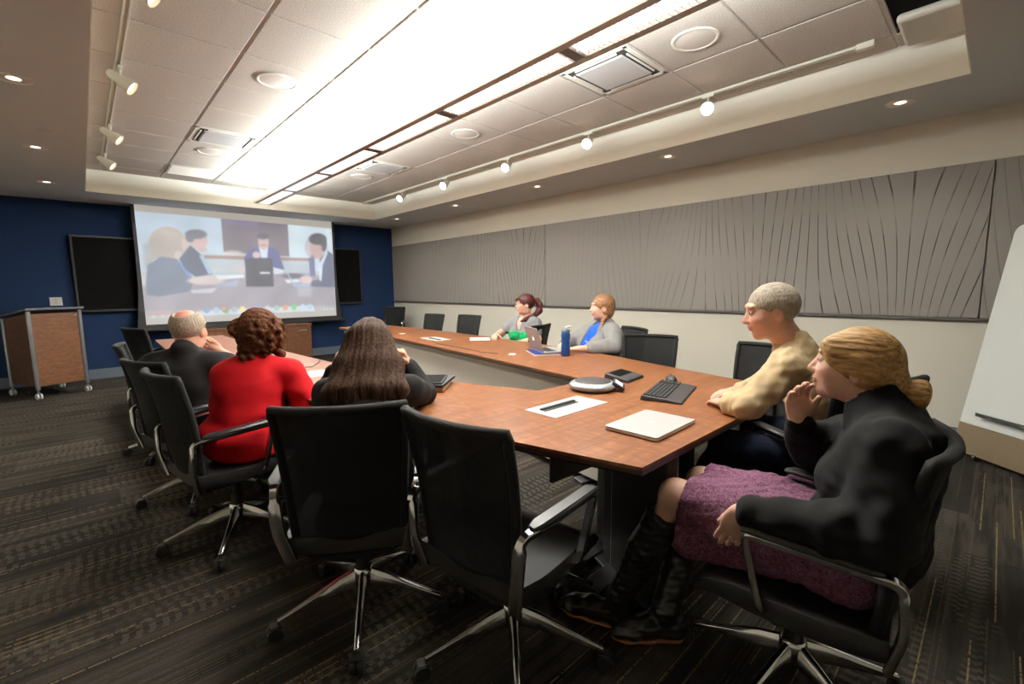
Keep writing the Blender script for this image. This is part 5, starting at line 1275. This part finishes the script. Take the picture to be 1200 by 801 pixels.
# closed laptop
t = thing('laptop', 'closed silver laptop lying near the table corner', 'laptop', (1.695, .962, ZT), math.radians(1.5))
def lo(name, f, m, p=t, **k): return obj(name, f, m, p, world=False, **k)
def rrect(w, d, r, n=5):
    return [(sx*(w/2-r)+r*math.cos(a0+i/n*PI/2), sy*(d/2-r)+r*math.sin(a0+i/n*PI/2)) for sx, sy, a0 in ((1, 1, 0), (-1, 1, PI/2), (-1, -1, PI), (1, -1, 1.5*PI)) for i in range(n+1)]
f = MB(); f.prism(rrect(.340, .236, .014), .0015, .010); lo('base', f, M['laptop_alu'], t, bevel=.002)
f = MB(); f.prism(rrect(.340, .236, .014), .0108, .0175); ld = lo('lid', f, M['laptop_alu'], t, bevel=.002)
f = MB(); fruit(f, (0, 0, .0173), (-1, 0, 0), (0, -1, 0), (0, 0, 1), .016); lo('logo', f, M['logo_pale'], ld)
f = MB()
for x in (-.14, .14):
    for y in (-.09, .09): f.cyl((x, y, 0), (x, y, .002), .007, n=12)
lo('rubber_feet', f, M['key_black'], t)
# open laptop in front of the woman in the cardigan, on a book
u = V((.90, -.44, 0)).normalized(); rz = math.atan2(u.y, u.x)+PI/2          # local -y looks at the user
t = thing('notebook', 'blue and white spiral notebook lying under the open laptop', 'notebook', (2.965, 2.76, ZT), rz-.1)
f = MB(); f.b2((-.16, -.12, 0), (.16, .12, .012)); lo('pages', f, M['paper'], t, bevel=.001)
f = MB(); f.b2((-.162, -.122, .012), (.162, .122, .016)); lo('cover', f, M['navy_book'], t, bevel=.001)
t = thing('laptop', 'open silver laptop with glowing lid logo in front of cardigan woman', 'laptop', (3.015, 2.735, ZT+.017), rz)
f = MB(); f.prism(rrect(.325, .226, .012), .001, .014); bs = lo('base', f, M['laptop_alu'], t, bevel=.002)
f = MB()
for r_ in range(5):
    for c in range(13): f.b2((-.142+c*.0219, .075-r_*.021-.008, .0135), (-.142+c*.0219+.0185, .075-r_*.021+.009, .0148))
kb = lo('keyboard', f, M['key_black'], bs)
Rl = Matrix.Rotation(-math.radians(18), 3, 'X'); hy = .108
f = MB(); pts = rrect(.325, .215, .012); f.add([V((0, hy, .014))+Rl @ V((x, 0.0, z+.1075)) for x, z in pts]+[V((0, hy, .014))+Rl @ V((x, .008, z+.1075)) for x, z in pts], [tuple(range(len(pts))), tuple(range(2*len(pts)-1, len(pts)-1, -1))]+[(i, len(pts)+i, len(pts)+(i+1) % len(pts), (i+1) % len(pts)) for i in range(len(pts))])
ld = lo('lid', f, M['laptop_grey'], t, bevel=.0015)
f = MB(); c = V((0, hy, .014))+Rl @ V((0, .0082, .1075)); fruit(f, c, Rl @ V((-1, 0, 0)), Rl @ V((0, 0, 1)), Rl @ V((0, 1, 0)), .020); lo('logo', f, M['logo_white'], ld)
f = MB(); f.add([V((0, hy, .014))+Rl @ V((x, -.0006, z)) for x, z in ((-.15, .012), (.15, .012), (.15, .204), (-.15, .204))], [(0, 1, 2, 3)]); lo('display', f, M['display_blue'], ld)
# water bottle
t = thing('water_bottle', 'blue water bottle with flip spout beside the open laptop', 'bottle', (2.965, 2.50, ZT))
f = MB(); f.lathe([(.0005, 0), (.036, 0), (.039, .006), (.039, .07), (.036, .10), (.036, .13), (.039, .155), (.039, .185), (.034, .196), (.0005, .198)], (2.965, 2.50, ZT), 28); obj('bottle_body', f, M['bottle_blue'], t)
f = MB(); f.lathe([(.0005, .197), (.036, .197), (.037, .216), (.030, .226), (.0005, .227)], (2.965, 2.50, ZT), 28); cp = obj('cap', f, M['bottle_cap'], t)
f = MB(); f.tube([(2.965, 2.50, ZT+.222), (2.965, 2.50, ZT+.243), (2.985, 2.485, ZT+.252), (3.0, 2.475, ZT+.250)], .009, 10); obj('spout', f, M['white_plastic'], cp)
# conference phone
pc = V((2.10, 1.565, ZT)); t = thing('conference_phone', 'round silver and black conference phone with small lit display', 'phone', tuple(pc))
f = MB(); f.lathe([(.0005, 0), (.112, 0), (.132, .012), (.138, .022), (.132, .034), (.112, .045), (.104, .047)], pc, 44); obj('phone_body', f, M['silver_ring'], t, smooth=60)
f = MB(); f.lathe([(.1045, .046), (.100, .051), (.06, .056), (.0005, .058)], pc, 44); obj('speaker_dome', f, M['dark_plastic'], t, smooth=60)
dr = V((.52, -.85, 0)).normalized(); sd_ = V((.85, .52, 0))
Rr = Matrix((sd_, -dr, V((0, 0, 1)))).transposed() @ Matrix.Rotation(math.radians(32), 3, 'X')
f = MB(); f.box(pc+dr*.145+V((0, 0, .030)), (.105, .075, .020), Rr); kp = obj('control_panel', f, M['dark_plastic'], t, .006)
f = MB(); f.box(pc+dr*.145+V((0, 0, .030))+Rr @ V((0, .004, .0103)), (.078, .046, .001), Rr); obj('display', f, M['display_blue'], kp)
# black wedge keypad
t = thing('desk_controller', 'small black wedge-shaped control unit behind the conference phone', 'control unit', (2.475, 1.60, ZT), .12)
f = MB(); f.add([(-.115, -.085, 0), (.115, -.085, 0), (.115, .085, 0), (-.115, .085, 0), (-.11, -.08, .018), (.11, -.08, .018), (.11, .08, .044), (-.11, .08, .044)], [(3, 2, 1, 0), (4, 5, 6, 7), (0, 1, 5, 4), (1, 2, 6, 5), (2, 3, 7, 6), (3, 0, 4, 7)]); lo('casing', f, M['dark_plastic'], t, bevel=.006)
sl = math.atan2(.026, .16); f = MB(); f.box((0, .025, .0362), (.17, .075, .003), Matrix.Rotation(sl, 3, 'X')); lo('touch_panel', f, M['tv_black'], t, bevel=.001)
f = MB()
for k in range(6): f.box((-.08+k*.032, -.05, .0236), (.022, .014, .004), Matrix.Rotation(sl, 3, 'X'))
lo('buttons', f, M['dark_top'], t, bevel=.001)
# keyboard and mouse
t = thing('keyboard', 'black computer keyboard with wide palm rest on the table', 'keyboard', (2.30, 1.20, ZT), .28)
f = MB(); f.add([(-.225, -.11, 0), (.225, -.11, 0), (.225, .10, 0), (-.225, .10, 0), (-.22, -.105, .010), (.22, -.105, .010), (.22, .095, .026), (-.22, .095, .026), (-.22, -.03, .019), (.22, -.03, .019)], [(3, 2, 1, 0), (4, 5, 9, 8), (8, 9, 6, 7), (0, 1, 5, 4), (1, 2, 6, 9, 5), (2, 3, 7, 6), (3, 0, 4, 8, 7)]); lo('keyboard_body', f, M['dark_plastic'], t, bevel=.004)
f = MB(); sl = math.atan2(.007, .125)
for r_ in range(6):
    for c in range(19):
        if c in (15,): continue
        f.box((-.200+c*.0222, .080-r_*.0195, .0285-(r_*.0195)*.055), (.0182, .0155, .006), Matrix.Rotation(sl, 3, 'X'))
ky = lo('keys', f, M['key_black'], t, bevel=.0012)
t = thing('mouse', 'black wireless mouse just beyond the keyboard', 'mouse', (2.60, 1.345, ZT), -.9)
S = Solid(); S.ell((0, 0, .010), (.033, .058, .028), None, .01); S.plane((0, 0, .001), (0, 0, -1), .002); me = npmesh('shell', [S.net(.0035)]); link('shell', me, M['key_black'], t)
f = MB(); f.cyl((-.004, .03, .034), (.004, .03, .034), .006, n=14); lo('scroll_wheel', f, M['dark_top'], t)
# papers and small cards
def sheets(name, x, y, rz, w, d, n, label, cat, m=M['paper']):
    t = thing(name, label, cat, (x, y, ZT), rz)
    f = MB()
    for k in range(n): a = (k*.37) % .05-.025; R = Matrix.Rotation(a, 3, 'Z'); f.box((.004*math.sin(k*2.), .004*math.cos(k*3.), .0012+k*.0011), (w, d, .0009), R)
    lo('sheets', f, m, t); return t
for x, y, rz, w, d, n, l in ((3.27, 4.03, .9, .28, .216, 4, 'stack of white papers in front of the ponytailed woman'), (1.02, 4.15, .3, .28, .216, 3, 'white papers on table in front of the balding man'), (1.10, 3.22, .1, .28, .216, 3, 'white papers on table beyond the woman in red')):
    f = MB()
    for k in range(n): a = (k*.37) % .05-.025+rz; f.box((x+.004*math.sin(k*2.), y+.004*math.cos(k*3.), ZT+.0008+k*.0011), (w, d, .0009), Matrix.Rotation(a, 3, 'Z'))
    tag(obj('paper_stack', f, M['paper']), l, 'papers')
for x, y, l in ((2.715, 2.90, 'small white card near table edge left of the open laptop'), (2.99, 5.28, 'small white card at the far end of the table')):
    f = MB(); f.box((x, y, ZT+.0008), (.09, .055, .0012), Matrix.Rotation(.6, 3, 'Z')); tag(obj('card', f, M['paper']), l, 'card', None)
# stack right of the long-haired woman
t = thing('book', 'tan hardback book at the bottom of stack beside long-haired woman', 'book', (1.47, 2.265, ZT), .75)
f = MB(); f.b2((-.125, -.09, .002), (.125, .086, .026)); lo('pages', f, M['kraft'], t); f = MB(); f.b2((-.13, -.095, 0), (.13, .09, .0025)); f.b2((-.13, -.095, .0255), (.13, .09, .028)); f.b2((-.13, .086, 0), (.13, .090, .028)); lo('cover', f, M['dark_plastic'], t)
t = thing('folder', 'dark grey folder in middle of stack beside long-haired woman', 'folder', (1.475, 2.285, ZT+.0285), .70)
f = MB(); f.b2((-.15, -.11, 0), (.15, .11, .004)); f.b2((-.15, -.11, .011), (.15, .11, .015)); lo('cover', f, M['dark_plastic'], t, bevel=.001); f = MB(); f.b2((-.145, -.105, .004), (.145, .105, .011)); lo('sheets', f, M['tv_bezel'], t)
t = thing('tablet', 'black tablet lying on top of folder beside long-haired woman', 'tablet', (1.455, 2.275, ZT+.044), .82)
f = MB(); f.prism(rrect(.25, .185, .012), 0, .010); lo('case', f, M['rubber'], t, bevel=.002); f = MB(); f.prism(rrect(.232, .168, .006), .0098, .0108); lo('display', f, M['tv_black'], t)
# stack between the woman in red and the long-haired woman
t = thing('notebook', 'dark notebook with pale pages between red sweater and long-haired woman', 'notebook', (.99, 2.645, ZT), .62)
f = MB(); f.b2((-.105, -.08, .003), (.105, .08, .018)); lo('pages', f, M['paper'], t); f = MB(); f.b2((-.11, -.084, 0), (.11, .084, .003)); f.b2((-.11, -.084, .018), (.11, .084, .022)); lo('cover', f, M['tv_bezel'], t)
t = thing('phone', 'black mobile phone lying on dark notebook by long-haired woman', 'phone', (.985, 2.645, ZT+.022), .8)
f = MB(); f.prism(rrect(.145, .074, .010), 0, .010); lo('case', f, M['rubber'], t, bevel=.002); f = MB(); f.prism(rrect(.13, .064, .004), .0098, .0106); lo('display', f, M['tv_black'], t)
t = thing('pen', 'red and dark pen on top of the stacked notebook', 'pen', (.96, 2.71, ZT+.0265), .3)
f = MB(); f.cyl((-.07, 0, 0), (.06, 0, 0), .0045, n=10); f.cyl((.06, 0, 0), (.072, 0, 0), .004, .001, n=10); lo('barrel', f, M['key_black'], t); f = MB(); f.cyl((-.075, 0, 0), (-.04, 0, 0), .0052, n=10); lo('pen_cap', f, plain('pen_red', lin(190, 30, 34), .3), t)
# cords on the tabletop
f = MB(); f.tube([(1.16, 3.55, ZT+.004), (1.22, 3.52, ZT+.004), (1.27, 3.60, ZT+.004), (1.36, 3.74, ZT+.004), (1.40, 3.86, ZT+.002)], .0035, 8); tag(obj('cord', f, M['rubber']), 'thin black cord lying on table beyond the woman in red', 'cord')
f = MB(); f.tube([(2.80, 4.30, ZT+.004), (2.68, 4.0, ZT+.004), (2.66, 3.6, ZT+.004), (2.60, 3.2, ZT+.004), (2.64, 3.0, ZT+.004)], .003, 8); tag(obj('cord', f, M['rubber']), 'thin dark cord running along far table arm near its inner edge', 'cord')
# ================================================================== CAMERA AND RENDER LOOK
yaw, pit, rol = .7524, -.1195, -.0103
cy_, sy_, cp_, sp_ = math.cos(yaw), math.sin(yaw), math.cos(pit), math.sin(pit)
F = V((sy_*cp_, cy_*cp_, sp_)); R0 = V((cy_, -sy_, 0)); U0 = R0.cross(F)
R1 = R0*math.cos(rol)+U0*math.sin(rol); U1 = U0*math.cos(rol)-R0*math.sin(rol)
cam = bpy.data.cameras.new('camera'); co = bpy.data.objects.new('camera', cam); COL.objects.link(co)
mw = Matrix((R1, U1, -F)).transposed().to_4x4(); mw.translation = (0, 0, CAMZ); co.matrix_world = mw
cam.sensor_fit = 'HORIZONTAL'; cam.sensor_width = 36; cam.lens = 534/1200*36; cam.clip_start = .05; cam.clip_end = 60
SC.camera = co
w = bpy.data.worlds.new('world'); SC.world = w; w.use_nodes = True
w.node_tree.nodes['Background'].inputs[0].default_value = (.5, .52, .55, 1); w.node_tree.nodes['Background'].inputs[1].default_value = .02
SC.view_settings.view_transform = 'Standard'; SC.view_settings.look = 'None'; SC.view_settings.exposure = .72; SC.view_settings.gamma = 1.10
SC.cycles.max_bounces = 7; SC.cycles.diffuse_bounces = 5; SC.cycles.glossy_bounces = 3; SC.cycles.transparent_max_bounces = 12
SC.cycles.sample_clamp_indirect = 6; SC.cycles.caustics_reflective = False; SC.cycles.caustics_refractive = False
SC.cycles.use_denoising = True
